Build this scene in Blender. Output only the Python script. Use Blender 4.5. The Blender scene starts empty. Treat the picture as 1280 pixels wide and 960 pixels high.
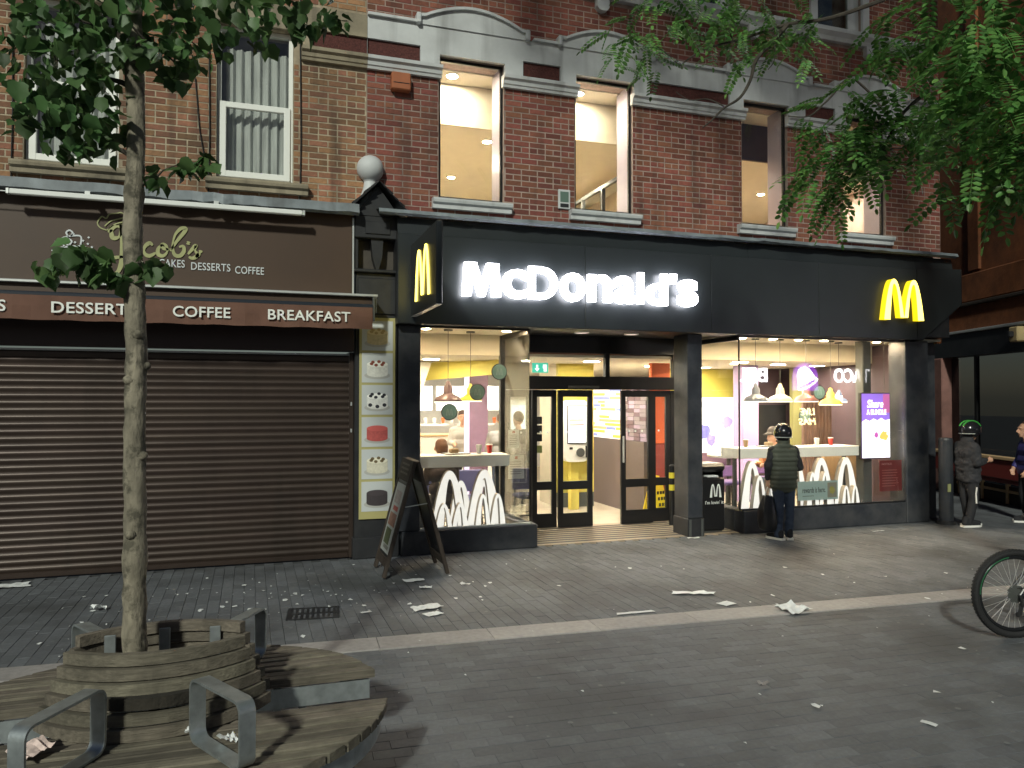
import bpy, bmesh, math, random
from mathutils import Vector, Matrix, noise
random.seed(7)
S = bpy.context.scene
COL = S.collection
V = Vector
R = math.radians

# ------------------------------------------------------------------ camera
FPX, CH = 962.0, 1.9
YAW = math.pi/2 - math.atan(2826/FPX)
PITCH = math.atan(19/FPX)
FW = V((math.sin(YAW)*math.cos(PITCH), math.cos(YAW)*math.cos(PITCH), math.sin(PITCH)))
RT = V((math.cos(YAW), -math.sin(YAW), 0))
UP = RT.cross(FW)
CAMP = V((0, 0, CH))
cd = bpy.data.cameras.new('camera'); cam = bpy.data.objects.new('camera', cd); COL.objects.link(cam)
cd.sensor_width = 36.0; cd.lens = 36.0*FPX/1280; cd.clip_start = .05; cd.clip_end = 500
cam.location = CAMP
cam.rotation_euler = Matrix((RT, UP, -FW)).transposed().to_euler()
S.camera = cam

# ------------------------------------------------------------------ sky, key light, exposure
SUN_DIR = V((.42, .74, -.52)).normalized()          # the way the light travels
w = bpy.data.worlds.new('World'); S.world = w; w.use_nodes = True
nt = w.node_tree; nt.nodes.clear()
sky = nt.nodes.new('ShaderNodeTexSky'); sky.sky_type = 'NISHITA'; sky.sun_disc = False
sky.sun_elevation = math.asin(-SUN_DIR.z)
sky.sun_rotation = math.atan2(-SUN_DIR.x, -SUN_DIR.y)
bg = nt.nodes.new('ShaderNodeBackground'); bg.inputs[1].default_value = .0075
wo = nt.nodes.new('ShaderNodeOutputWorld')
nt.links.new(sky.outputs[0], bg.inputs[0]); nt.links.new(bg.outputs[0], wo.inputs[0])
sl = bpy.data.lights.new('street_light', 'SUN'); sun = bpy.data.objects.new('street_light', sl); COL.objects.link(sun)
sl.energy = .76; sl.angle = R(3.5); sl.color = (.97, 1.0, .87)
sun.rotation_euler = SUN_DIR.to_track_quat('-Z', 'Y').to_euler(); sun.location = (-8, -8, 20)
S.view_settings.view_transform = 'Standard'; S.view_settings.look = 'None'
S.view_settings.exposure = 1.8; S.view_settings.gamma = 1.0
S.render.engine = 'CYCLES'
S.cycles.use_denoising = True
S.cycles.max_bounces = 6; S.cycles.transparent_max_bounces = 16; S.cycles.diffuse_bounces = 3
S.cycles.sample_clamp_indirect = 6.0

# ------------------------------------------------------------------ helpers
def ray(u, v): return FW + RT*((u-640)/FPX) + UP*((480-v)/FPX)
def at(u, v, Y):
    d = ray(u, v); return CAMP + d*(Y/d.y)
def atz(u, v, z):
    d = ray(u, v); return CAMP + d*((z-CH)/d.z)
def proj(p):
    d = V(p)-CAMP; z = d.dot(FW)
    if z < .05: return (-9999, -9999, z)
    return (640+FPX*d.dot(RT)/z, 480-FPX*d.dot(UP)/z, z)
def inframe(p, m=0):
    u, v, z = proj(p); return z > 0 and -m < u < 1280+m and -m < v < 960+m

class MB:
    def __init__(s): s.v = []; s.f = []; s.m = []; s.mi = 0; s.smooth = False
    def add(s, vs, fs):
        b = len(s.v); s.v += [tuple(x) for x in vs]; s.f += [tuple(i+b for i in f) for f in fs]; s.m += [s.mi]*len(fs); return s
    def box(s, x0, x1, y0, y1, z0, z1, M=None):
        vs = [V((x, y, z)) for z in (z0, z1) for y in (y0, y1) for x in (x0, x1)]
        if M: vs = [M @ p for p in vs]
        return s.add(vs, [(0,2,3,1),(4,5,7,6),(0,1,5,4),(2,6,7,3),(0,4,6,2),(1,3,7,5)])
    def quad(s, *p): return s.add(p, [tuple(range(len(p)))])
    def bev(s, x0, x1, y0, y1, z0, z1, b=.01, M=None):
        """box with chamfered edges"""
        bm = bmesh.new(); bmesh.ops.create_cube(bm, size=1)
        for q in bm.verts:
            q.co = V((x0+(q.co.x+.5)*(x1-x0), y0+(q.co.y+.5)*(y1-y0), z0+(q.co.z+.5)*(z1-z0)))
        bmesh.ops.bevel(bm, geom=bm.edges[:]+bm.verts[:], offset=b, segments=1, affect='EDGES', profile=.5)
        return s.bm(bm, M)
    def bm(s, bm, M=None):
        bm.verts.index_update()
        vs = [(M @ q.co) if M else q.co.copy() for q in bm.verts]
        s.add(vs, [[q.index for q in f.verts] for f in bm.faces]); bm.free(); return s
    def prism(s, poly, y0, y1, axis='y', M=None):
        """poly of (a,b) extruded; axis y: a=x b=z ; axis x: a=y b=z ; axis z: a=x b=y"""
        n = len(poly)
        def mk(a, b, t): return V((a, t, b)) if axis == 'y' else V((t, a, b)) if axis == 'x' else V((a, b, t))
        vs = [mk(a, b, y0) for a, b in poly]+[mk(a, b, y1) for a, b in poly]
        if M: vs = [M @ p for p in vs]
        fs = [tuple(range(n)), tuple(range(2*n-1, n-1, -1))]+[(i, i+n, (i+1) % n+n, (i+1) % n) for i in range(n)]
        return s.add(vs, fs)
    def tube(s, pts, r, n=8, cap=True):
        pts = [V(p) for p in pts]; rs = r if isinstance(r, (list, tuple)) else [r]*len(pts)
        rings = []; prev = None
        for i, p in enumerate(pts):
            t = (pts[min(i+1, len(pts)-1)]-pts[max(i-1, 0)]).normalized()
            if prev is None: a = t.orthogonal().normalized()
            else: a = (prev - t*prev.dot(t)).normalized()
            prev = a; b = t.cross(a)
            rings.append([p+(a*math.cos(2*math.pi*k/n)+b*math.sin(2*math.pi*k/n))*rs[i] for k in range(n)])
        vs = [q for r_ in rings for q in r_]; fs = []
        for i in range(len(pts)-1):
            for k in range(n): fs.append((i*n+k, i*n+(k+1) % n, (i+1)*n+(k+1) % n, (i+1)*n+k))
        if cap: fs += [tuple(range(n-1, -1, -1)), tuple((len(pts)-1)*n+k for k in range(n))]
        return s.add(vs, fs)
    def lathe(s, prof, n=20, c=(0,0,0), M=None, cap=True):
        """prof of (r,z)"""
        c = V(c); vs = [c+V((r*math.cos(2*math.pi*k/n), r*math.sin(2*math.pi*k/n), z)) for r, z in prof for k in range(n)]
        if M: vs = [M @ p for p in vs]
        fs = []
        for i in range(len(prof)-1):
            for k in range(n): fs.append((i*n+k, i*n+(k+1) % n, (i+1)*n+(k+1) % n, (i+1)*n+k))
        if cap: fs += [tuple(range(n-1, -1, -1)), tuple((len(prof)-1)*n+k for k in range(n))]
        return s.add(vs, fs)
    def ribbon(s, pts, wd, y0, y1):
        """flat stroke in the xz plane, extruded y0..y1"""
        n = len(pts); L = []; Rr = []
        for i, (x, z) in enumerate(pts):
            a = pts[max(i-1, 0)]; b = pts[min(i+1, n-1)]
            dx, dz = b[0]-a[0], b[1]-a[1]; l = math.hypot(dx, dz) or 1
            h = (wd(i/(n-1)) if callable(wd) else wd)/2
            L.append((x-dz/l*h, z+dx/l*h)); Rr.append((x+dz/l*h, z-dx/l*h))
        for i in range(n-1):
            q = [L[i], L[i+1], Rr[i+1], Rr[i]]
            s.add([(x, y0, z) for x, z in q]+[(x, y1, z) for x, z in q], [(0,1,2,3),(7,6,5,4),(0,4,5,1),(2,6,7,3)])
        return s
    def build(s, name, mat, parent=None, smooth=None, loc=None):
        me = bpy.data.meshes.new(name); me.from_pydata(s.v, [], s.f)
        mats = mat if isinstance(mat, (list, tuple)) else [mat]
        for m in mats: me.materials.append(m)
        if len(mats) > 1: me.polygons.foreach_set('material_index', s.m)
        bm = bmesh.new(); bm.from_mesh(me)
        if name in ('planter_board', 'skirt'): bmesh.ops.remove_doubles(bm, verts=bm.verts, dist=1e-5)
        bmesh.ops.recalc_face_normals(bm, faces=bm.faces); bm.to_mesh(me); bm.free()
        if smooth or s.smooth: me.polygons.foreach_set('use_smooth', [True]*len(me.polygons)); 
        me.update()
        return mobj(name, me, parent, loc)
def mobj(name, me, parent=None, loc=None):
    o = bpy.data.objects.new(name, me); COL.objects.link(o)
    if loc is not None: o.location = loc
    if parent: o.parent = parent
    return o
def tag(o, label, cat, group=None):
    o['label'] = label; o['category'] = cat
    if group: o['group'] = group
    return o
def thing(name, label, cat, loc=(0,0,0), rz=0, group=None):
    o = bpy.data.objects.new(name, None); COL.objects.link(o); o.location = loc; o.rotation_euler = (0, 0, rz)
    o.empty_display_size = .1
    return tag(o, label, cat, group)
def struct(o): o['kind'] = 'structure'; return o
def stuff(o): o['kind'] = 'stuff'; return o
def autosmooth(o, deg=35):
    me = o.data; me.polygons.foreach_set('use_smooth', [True]*len(me.polygons))
    try: me.set_sharp_from_angle(angle=R(deg))
    except Exception: pass
    return o
def copy_tree(o, parent=None):
    c = o.copy(); COL.objects.link(c); c.parent = parent
    for ch in o.children: copy_tree(ch, c)
    return c
def evalmesh(me, mods, name='body'):
    o = bpy.data.objects.new('tmp', me); COL.objects.link(o)
    mods(o)
    dg = bpy.context.evaluated_depsgraph_get(); dg.update()
    r = bpy.data.meshes.new_from_object(o.evaluated_get(dg)); r.name = name
    bpy.data.objects.remove(o); return r

# ------------------------------------------------------------------ materials
def M(name, col, rough=.7, metal=0, emit=None, es=0, var=0, vscale=6, bump=0, bscale=40, rnd=0, stain=0, sscale=1.2, spec=.5, stretch=None, trans=0, scol=None, streak=0, sr=(.42,.68)):
    m = bpy.data.materials.new(name); m.use_nodes = True
    n = m.node_tree; b = n.nodes['Principled BSDF']
    c = tuple(col)+(1,) if len(col) == 3 else col
    b.inputs['Base Color'].default_value = c; b.inputs['Roughness'].default_value = rough; b.inputs['Metallic'].default_value = metal
    b.inputs['Specular IOR Level'].default_value = spec
    if emit: b.inputs['Emission Color'].default_value = tuple(emit)+(1,); b.inputs['Emission Strength'].default_value = es
    if emit and es < .7: m.cycles.emission_sampling = 'NONE'
    N = n.nodes.new; L = n.links.new
    tc = N('ShaderNodeTexCoord'); co = tc.outputs['Object']
    if stretch:
        mp = N('ShaderNodeMapping'); mp.inputs['Scale'].default_value = stretch; L(co, mp.inputs[0]); co = mp.outputs[0]
    cur = None
    def rgb(): 
        q = N('ShaderNodeRGB'); q.outputs[0].default_value = c; return q.outputs[0]
    def mulv(colsock, fac):
        hsv = N('ShaderNodeHueSaturation'); L(colsock, hsv.inputs['Color']); L(fac, hsv.inputs['Value']); return hsv.outputs[0]
    if var:
        cur = rgb(); t = N('ShaderNodeTexNoise'); t.inputs['Scale'].default_value = vscale; t.inputs['Detail'].default_value = 6; L(co, t.inputs['Vector'])
        mr = N('ShaderNodeMapRange'); mr.inputs[1].default_value = .25; mr.inputs[2].default_value = .75; mr.inputs[3].default_value = 1-var; mr.inputs[4].default_value = 1+var; L(t.outputs[0], mr.inputs[0]); cur = mulv(cur, mr.outputs[0])
    if rnd:
        cur = cur or rgb(); g = N('ShaderNodeNewGeometry'); oi = N('ShaderNodeObjectInfo')
        ad = N('ShaderNodeMath'); ad.operation = 'ADD'; L(g.outputs['Random Per Island'], ad.inputs[0]); L(oi.outputs['Random'], ad.inputs[1])
        fr = N('ShaderNodeMath'); fr.operation = 'FRACT'; L(ad.outputs[0], fr.inputs[0])
        mr = N('ShaderNodeMapRange'); mr.inputs[3].default_value = 1-rnd; mr.inputs[4].default_value = 1+rnd; L(fr.outputs[0], mr.inputs[0]); cur = mulv(cur, mr.outputs[0])
        # a little hue shift too
        hs = N('ShaderNodeHueSaturation'); m2 = N('ShaderNodeMath'); m2.operation = 'MULTIPLY_ADD'; m2.inputs[1].default_value = .03*min(1, rnd*3); m2.inputs[2].default_value = .5-.015*min(1, rnd*3)
        mm = N('ShaderNodeMath'); mm.operation = 'MULTIPLY'; mm.inputs[1].default_value = 7.31; L(fr.outputs[0], mm.inputs[0]); f2 = N('ShaderNodeMath'); f2.operation = 'FRACT'; L(mm.outputs[0], f2.inputs[0])
        L(f2.outputs[0], m2.inputs[0]); L(m2.outputs[0], hs.inputs['Hue']); L(cur, hs.inputs['Color']); cur = hs.outputs[0]
    if stain:
        cur = cur or rgb(); t = N('ShaderNodeTexNoise'); t.inputs['Scale'].default_value = sscale; t.inputs['Detail'].default_value = 8; t.inputs['Roughness'].default_value = .65
        ge = N('ShaderNodeNewGeometry'); L(ge.outputs['Position'], t.inputs['Vector'])
        mr = N('ShaderNodeMapRange'); mr.inputs[1].default_value = sr[0]; mr.inputs[2].default_value = sr[1]; mr.inputs[3].default_value = 0; mr.inputs[4].default_value = stain; L(t.outputs[0], mr.inputs[0])
        mx = N('ShaderNodeMix'); mx.data_type = 'RGBA'; L(mr.outputs[0], mx.inputs[0]); L(cur, mx.inputs[6]); mx.inputs[7].default_value = tuple(scol or (.02,.018,.015))+(1,); cur = mx.outputs[2]
    if streak:
        t = N('ShaderNodeTexNoise'); t.inputs['Scale'].default_value = 1; t.inputs['Detail'].default_value = 5
        ge = N('ShaderNodeNewGeometry'); mp2 = N('ShaderNodeMapping'); mp2.inputs['Scale'].default_value = (5,5,.45); L(ge.outputs['Position'], mp2.inputs[0]); L(mp2.outputs[0], t.inputs['Vector'])
        mr = N('ShaderNodeMapRange'); mr.inputs[1].default_value = .52; mr.inputs[2].default_value = .72; mr.inputs[3].default_value = 0; mr.inputs[4].default_value = streak; L(t.outputs[0], mr.inputs[0])
        mx = N('ShaderNodeMix'); mx.data_type = 'RGBA'; L(mr.outputs[0], mx.inputs[0]); L(cur, mx.inputs[6]); mx.inputs[7].default_value = (.03,.025,.02,1); cur = mx.outputs[2]
    if cur: L(cur, b.inputs['Base Color'])
    if bump:
        t = N('ShaderNodeTexNoise'); t.inputs['Scale'].default_value = bscale; t.inputs['Detail'].default_value = 5; L(co, t.inputs['Vector'])
        bp = N('ShaderNodeBump'); bp.inputs['Strength'].default_value = bump; bp.inputs['Distance'].default_value = .01; L(t.outputs[0], bp.inputs['Height']); L(bp.outputs[0], b.inputs['Normal'])
    if trans:
        tr = N('ShaderNodeBsdfTranslucent'); L(cur, tr.inputs[0]) if cur else None
        mx = N('ShaderNodeMixShader'); mx.inputs[0].default_value = trans; L(b.outputs[0], mx.inputs[1]); L(tr.outputs[0], mx.inputs[2]); L(mx.outputs[0], n.nodes['Material Output'].inputs[0])
    return m
def GLASS(name, tint=(1,1,1), ior=1.5, rough=0.0, dirt=0.0):
    m = bpy.data.materials.new(name); m.use_nodes = True; n = m.node_tree; n.nodes.clear(); N = n.nodes.new; L = n.links.new
    o = N('ShaderNodeOutputMaterial'); t = N('ShaderNodeBsdfTransparent'); t.inputs[0].default_value = tuple(tint)+(1,)
    g = N('ShaderNodeBsdfGlossy'); g.inputs['Roughness'].default_value = rough; g.inputs[0].default_value = (1,1,1,1)
    ge = N('ShaderNodeNewGeometry'); dp = N('ShaderNodeVectorMath'); dp.operation = 'DOT_PRODUCT'; L(ge.outputs['Incoming'], dp.inputs[0]); L(ge.outputs['Normal'], dp.inputs[1])
    ab_ = N('ShaderNodeMath'); ab_.operation = 'ABSOLUTE'; L(dp.outputs['Value'], ab_.inputs[0])
    su = N('ShaderNodeMath'); su.operation = 'SUBTRACT'; su.inputs[0].default_value = 1; L(ab_.outputs[0], su.inputs[1])
    pw_ = N('ShaderNodeMath'); pw_.operation = 'POWER'; pw_.inputs[1].default_value = 5; L(su.outputs[0], pw_.inputs[0])
    r0 = ((ior-1)/(ior+1))**2
    f = N('ShaderNodeMath'); f.operation = 'MULTIPLY_ADD'; f.inputs[1].default_value = 1-r0; f.inputs[2].default_value = r0; L(pw_.outputs[0], f.inputs[0])
    mx = N('ShaderNodeMixShader'); L(f.outputs[0], mx.inputs[0]); L(t.outputs[0], mx.inputs[1]); L(g.outputs[0], mx.inputs[2])
    if dirt:
        d = N('ShaderNodeBsdfDiffuse'); d.inputs[0].default_value = (.5,.5,.5,1); m2 = N('ShaderNodeMixShader')
        tx = N('ShaderNodeTexNoise'); tx.inputs['Scale'].default_value = 3; tc = N('ShaderNodeTexCoord'); L(tc.outputs['Object'], tx.inputs['Vector'])
        mr = N('ShaderNodeMapRange'); mr.inputs[1].default_value = .45; mr.inputs[2].default_value = .8; mr.inputs[4].default_value = dirt; L(tx.outputs[0], mr.inputs[0])
        L(mr.outputs[0], m2.inputs[0]); L(mx.outputs[0], m2.inputs[1]); L(d.outputs[0], m2.inputs[2]); L(m2.outputs[0], o.inputs[0])
    else: L(mx.outputs[0], o.inputs[0])
    return m
def EM(name, col, s, base=None): return M(name, base or tuple(min(1, c*.8) for c in col), .5, emit=col, es=s)

m_paver = M('paver', (.113,.121,.132), .72, var=.18, vscale=30, rnd=.17, stain=.75, sscale=.7, bump=.15, bscale=120, scol=(.052,.054,.056), sr=(.46,.62))
m_slab = M('slab', (.34,.32,.31), .75, var=.15, vscale=20, rnd=.1, stain=.3, sscale=1.5, bump=.2, bscale=90, scol=(.09,.085,.08))
m_ground = M('ground', (.05,.052,.054), .9, var=.2, vscale=8, bump=.2)
m_brickR = M('brick_red', (.215,.072,.048), .85, var=.2, vscale=25, rnd=.3, stain=.45, sscale=.8, bump=.35, bscale=70, scol=(.05,.025,.02), streak=0.5)
m_brickJ = M('brick_brown', (.30,.145,.08), .88, var=.22, vscale=25, rnd=.32, stain=.6, sscale=1.1, bump=.4, bscale=70, scol=(.07,.05,.035), streak=0.65)
m_mortR = M('mortar_red', (.36,.27,.23), .95, var=.2, vscale=15, stain=.5, sscale=.9, streak=0.4)
m_mortJ = M('mortar_brown', (.42,.35,.25), .95, var=.25, vscale=15, stain=.6, sscale=1.0, streak=0.55)
m_white = M('white_paint', (.56,.58,.59), .6, var=.07, vscale=5, stain=.25, sscale=1.6, bump=.1, bscale=30, scol=(.25,.25,.25), streak=0.35)
m_stone = M('stone', (.36,.31,.22), .85, var=.25, vscale=8, stain=.8, sscale=2.0, bump=.3, bscale=50, scol=(.05,.045,.035), streak=0.6)
m_lead = M('lead', (.20,.23,.25), .6, var=.3, vscale=12, stain=.6, sscale=3, bump=.5, bscale=15, scol=(.06,.065,.07), streak=0.4)
m_terra = M('terracotta', (.085,.026,.022), .9, var=.4, vscale=40, bump=1, bscale=60)
m_black = M('black_panel', (.021,.025,.027), .36, var=.1, vscale=3, bump=.02, bscale=4)
m_blackm = M('black_matt', (.014,.015,.018), .5, var=.25, vscale=8, stain=.3, sscale=3, scol=(.05,.05,.05))
m_plinth = M('plinth', (.026,.030,.038), .45, var=.3, vscale=5, stain=.5, sscale=2.5, scol=(.09,.085,.08))
m_frameB = M('door_frame', (.012,.012,.013), .35)
m_upvc = M('upvc', (.84,.86,.82), .4, var=.05, vscale=4, stain=.18, sscale=4, scol=(.35,.34,.3))
m_glass = GLASS('glass', (.97,.98,.97), 1.52, dirt=.035)
m_glassd = GLASS('dusty_glass', (.82,.85,.83), 1.6, dirt=.08)
m_room = M('dark_room', (.05,.05,.055), .9, var=.2)
m_net = M('net_curtain', (.62,.64,.62), .9, var=.25, vscale=3, stretch=(6,1,.6), trans=.3)
m_brown = M('brown_panel', (.062,.035,.021), .5, var=.06, vscale=2, stain=.15, sscale=1.5)
m_awn = M('awning_cloth', (.145,.072,.05), .85, var=.15, vscale=5, bump=.3, bscale=12)
m_alu = M('aluminium', (.62,.64,.63), .4, .6, var=.1)
m_tubew = M('tube_white', (.78,.80,.78), .4)
m_slat = M('slat_brown', (.062,.044,.036), .36, .4, var=.15, vscale=2, rnd=.12, stain=.35, sscale=1.5, stretch=(.3,1,1), scol=(.03,.022,.02), streak=0.4)
m_steel = M('galvanised', (.42,.46,.47), .42, .75, var=.22, vscale=18, stain=.25, sscale=6, bump=.1, bscale=60, scol=(.15,.15,.15))
m_wood = M('weathered_wood', (.150,.132,.100), .85, var=.35, vscale=14, rnd=.38, stain=.55, sscale=9, bump=.5, bscale=30, stretch=(.25,5,5), scol=(.045,.04,.03))
m_wood2 = M('dark_wood', (.045,.033,.025), .7, var=.3, vscale=6, bump=.4, bscale=18, stretch=(5,5,.6))
m_bark = M('bark', (.225,.20,.15), .92, var=.5, vscale=14, bump=1.0, bscale=34, stain=.8, sscale=11, sr=(.5,.6), stretch=(1.5,1.5,.55), scol=(.06,.055,.04))
m_bark2 = M('dark_bark', (.05,.042,.033), .95, var=.4, vscale=10, bump=.8, bscale=30)
m_leaf = M('leaf', (.085,.165,.055), .5, rnd=.55, trans=.38)
m_leaf2 = M('leaflet', (.10,.23,.055), .45, rnd=.6, trans=.4)
m_soil = M('soil', (.03,.026,.02), 1, var=.4, bump=1)
m_paper = M('paper', (.72,.74,.74), .8, var=.12, vscale=30, rnd=.12)
m_wtext = M('white_print', (.82,.84,.80), .5)
m_gold = M('gold_print', (.36,.37,.17), .45, var=.2, vscale=4)
m_silver = M('silver_print', (.62,.66,.68), .4)
m_yellowE = EM('yellow_lit', (1.0,.80,.14), 1.25, (.8,.55,.02))
m_yellowS = EM('yellow_side', (.75,.55,.01), .45, (.6,.42,.01))
m_whiteE = EM('sign_white_lit', (.93,.93,1.0), 4.5)
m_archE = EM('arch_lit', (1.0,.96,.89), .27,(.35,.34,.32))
m_lampE = EM('lamp_lit', (1.0,.90,.72), 120)
m_spotE = EM('spot_lit', (1.0,.87,.66), 290)
m_winE = EM('added_spot_lit', (1.0,.76,.48), 240)
m_cream = M('cream_wall', (.70,.64,.50), .8, var=.04)
m_ceil = M('ceiling_paint', (.80,.74,.62), .85, var=.03)
m_tile = M('floor_tile', (.42,.36,.28), .5, var=.1, vscale=4)
m_yellow = M('yellow_wall', (.62,.52,.10), .6)
m_lilac = M('lilac_metal', (.46,.42,.50), .35, .3)
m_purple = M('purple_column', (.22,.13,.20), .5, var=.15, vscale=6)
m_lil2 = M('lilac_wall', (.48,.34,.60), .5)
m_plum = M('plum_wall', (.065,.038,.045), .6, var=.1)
m_orange = M('orange_wall', (.75,.14,.04), .5)
m_birch = M('birch_panel', (.62,.42,.23), .5, var=.12, vscale=5, stretch=(4,4,.5))
m_greyp = M('grey_post', (.10,.105,.10), .45, .3)
m_whitel = M('white_laminate', (.78,.76,.72), .4)
m_skin = M('skin', (.52,.29,.19), .55, var=.06, vscale=8)
m_hair = M('hair', (.07,.035,.02), .6, var=.3, vscale=40)
m_litbrick = M('sodium_lit_brick', (.19,.062,.02), .85, var=.25, vscale=6, stain=.55, sscale=.9, bump=.4, bscale=25, scol=(.03,.014,.008))  # orange of a sodium lamp put into the brick colour
m_rubber = M('rubber', (.012,.012,.013), .75, bump=.3, bscale=80)

# ------------------------------------------------------------------ text
def text_bm(body, offset=0, extrude=.01, spacing=1.0, shear=0):
    cu = bpy.data.curves.new('t', 'FONT'); cu.body = body; cu.size = 1; cu.extrude = extrude; cu.offset = offset; cu.space_character = spacing; cu.shear = shear
    cu.resolution_u = 4; cu.fill_mode = 'BOTH'
    o = bpy.data.objects.new('t', cu); COL.objects.link(o)
    dg = bpy.context.evaluated_depsgraph_get(); dg.update()
    me = bpy.data.meshes.new_from_object(o.evaluated_get(dg)); bpy.data.objects.remove(o)
    bm = bmesh.new(); bm.from_mesh(me); bmesh.ops.remove_doubles(bm, verts=bm.verts, dist=1e-5); return bm
def fit_text(body, x0, x1, z0, z1, y, depth=.012, offset=0, spacing=1.0, shear=0, flip=False, keep=False):
    """text standing in the xz plane, front towards -y (flip: towards +y); fills the rectangle"""
    bm = text_bm(body, offset, .01, spacing, shear)
    xs = [q.co.x for q in bm.verts]; ys = [q.co.y for q in bm.verts]
    a, b, c, d = min(xs), max(xs), min(ys), max(ys)
    for q in bm.verts:
        fx = (q.co.x-a)/(b-a); fz = (q.co.y-c)/(d-c)
        if flip: fx = 1-fx
        dy = -depth if q.co.z > 0 else 0
        q.co = V((x0+fx*(x1-x0), y+(dy if not flip else -dy), z0+fz*(z1-z0)))
    return bm
def text_part(name, body, x0, x1, z0, z1, y, mat, parent, **k):
    mb = MB(); mb.bm(fit_text(body, x0, x1, z0, z1, y, **k)); return mb.build(name, mat, parent)
def islands(bm):
    """split a bmesh into MBs by connected pieces, left to right"""
    seen = set(); out = []
    for v0 in bm.verts:
        if v0 in seen: continue
        st = [v0]; comp = set()
        while st:
            q = st.pop()
            if q in comp: continue
            comp.add(q); st += [e.other_vert(q) for e in q.link_edges]
        seen |= comp; out.append(comp)
    res = []
    for comp in out:
        idx = {q: i for i, q in enumerate(comp)}; mb = MB()
        mb.add([q.co.copy() for q in comp], [[idx[q] for q in f.verts] for f in bm.faces if f.verts[0] in comp])
        res.append((min(q.co.x for q in comp), mb))
    res.sort(key=lambda t: t[0]); return [m for _, m in res]
def arches(w_, h, t, y0, y1, tt=None, n=26, p=2.3, mid=.06, tin=.62):
    """double-arch letter, base centre at origin, in the xz plane"""
    mb = MB(); tt = tt or t*.62
    for sgn in (-1, 1):
        xc = -w_/4; a = w_/4; rows = []
        for i in range(n+1):
            s = -1+2*i/n; s = math.copysign(abs(s)**.8, s)
            ti = t if s < 0 else t*tin
            zo = h*(1-abs(s)**p); xo = xc+a*s
            zi = (h-tt)*(1-abs(s)**p); xi = xc+(a-ti)*s
            if s > 0: zo = max(zo, mid*h*s); zi = max(zi, mid*h*s)
            rows.append(((xo*-sgn, zo), (xi*-sgn, zi)))
        for i in range(n):
            q = [rows[i][0], rows[i+1][0], rows[i+1][1], rows[i][1]]
            fs = [(0,1,2,3),(7,6,5,4),(0,4,5,1),(2,6,7,3)]
            if i == 0: fs.append((3,7,4,0))
            if i == n-1: fs.append((1,5,6,2))
            mb.add([(x, y0, z) for x, z in q]+[(x, y1, z) for x, z in q], fs)
    return mb
def front_only(mb, y0, side=False):
    """split an extruded MB into front faces and the rest"""
    a, b = MB(), MB()
    for f in mb.f:
        vs = [mb.v[i] for i in f]
        (a if all(abs(q[1]-y0) < 1e-6 for q in vs) else b).add(vs, [tuple(range(len(vs)))])
    return a, b

# ------------------------------------------------------------------ ground and paving
gnd = struct(MB().quad((-60,-40,-.02),(80,-40,-.02),(80,70,-.02),(-60,70,-.02)).build('ground', m_ground))
def pav_box(mb, c, a, b, hx, hy, z, g=.0014, ch=.0018):
    """one block: centre c, axes a,b (unit), half sizes"""
    ge = g*.45; ce = ch*.5
    t = [c+a*(sx*(hx-ge-ce))+b*(sy*(hy-g-ch))+V((0,0,z)) for sx, sy in ((-1,-1),(1,-1),(1,1),(-1,1))]
    e = [c+a*(sx*(hx-ge))+b*(sy*(hy-g))+V((0,0,z-ch)) for sx, sy in ((-1,-1),(1,-1),(1,1),(-1,1))]
    d = [q-V((0,0,.03)) for q in e]
    vs = t+e+d
    fs = [(0,1,2,3)]+[(i, i+4, (i+1) % 4+4, (i+1) % 4) for i in range(4)]+[(i+4, i+8, (i+1) % 4+8, (i+1) % 4+4) for i in range(4)]
    mb.add(vs, fs)
pave = struct(bpy.data.objects.new('pavement', None)); COL.objects.link(pave)
ST0, STD = V((.755, 6.05, 0)), V((1, -.057, 0)).normalized(); STN = V((.057, 1, 0)).normalized()
items = []
def under_strip(c, m): 
    d = (c-ST0).dot(STN); return d
# blocks beyond the strip run away from the camera
ix = 0; x = -4.4
while x < 15:
    y = 5.7 - (.1 if ix % 2 else 0)
    while y < 14:
        c = V((x, y, 0))
        if under_strip(c, 0) > .07 and not (y > 9.35 and x < 10.1): items.append((c, V((0,1,0)), V((1,0,0))))
        y += .21
    x += .105; ix += 1
# blocks before the strip run along it
iy = 0; q = -.215
while q > -5.4:
    p = -6 + (.105 if iy % 2 else 0)
    while p < 13:
        c = ST0+STD*p+STN*q
        items.append((c, STD, STN)); p += .21
    q -= .105; iy += 1
vis = [(proj(c)[2], i) for i, (c, a, b) in enumerate(items) if inframe(c, -4)]
def by_bench(c): return math.hypot(c.x+.4, c.y-4.05) < 1.05
vis = [t for t in sorted(vis) if not by_bench(items[t[1]][0])]
sel = set(i for _, i in vis[:300])
big = MB()
for i, (c, a, b) in enumerate(items):
    z = random.uniform(-.0018, .0012); tilt = random.uniform(-.0, .0)
    if i in sel:
        mb = MB(); pav_box(mb, V((0,0,0)), a, b, .105, .0525, z); mb.build('paver', m_paver, pave, loc=c)
    else: pav_box(big, c, a, b, .105, .0525, z)
stuff(big.build('paver_field', m_paver, pave))
strip = struct(bpy.data.objects.new('paving_strip', None)); COL.objects.link(strip)
p = -5.2; i = 0
while p < 13:
    l = .9
    mb = MB(); pav_box(mb, V((0,0,0)), STD, STN, l/2, .155, .006, g=.003, ch=.006); mb.build('slab', m_slab, strip, loc=ST0+STD*(p+l/2)); p += l
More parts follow.
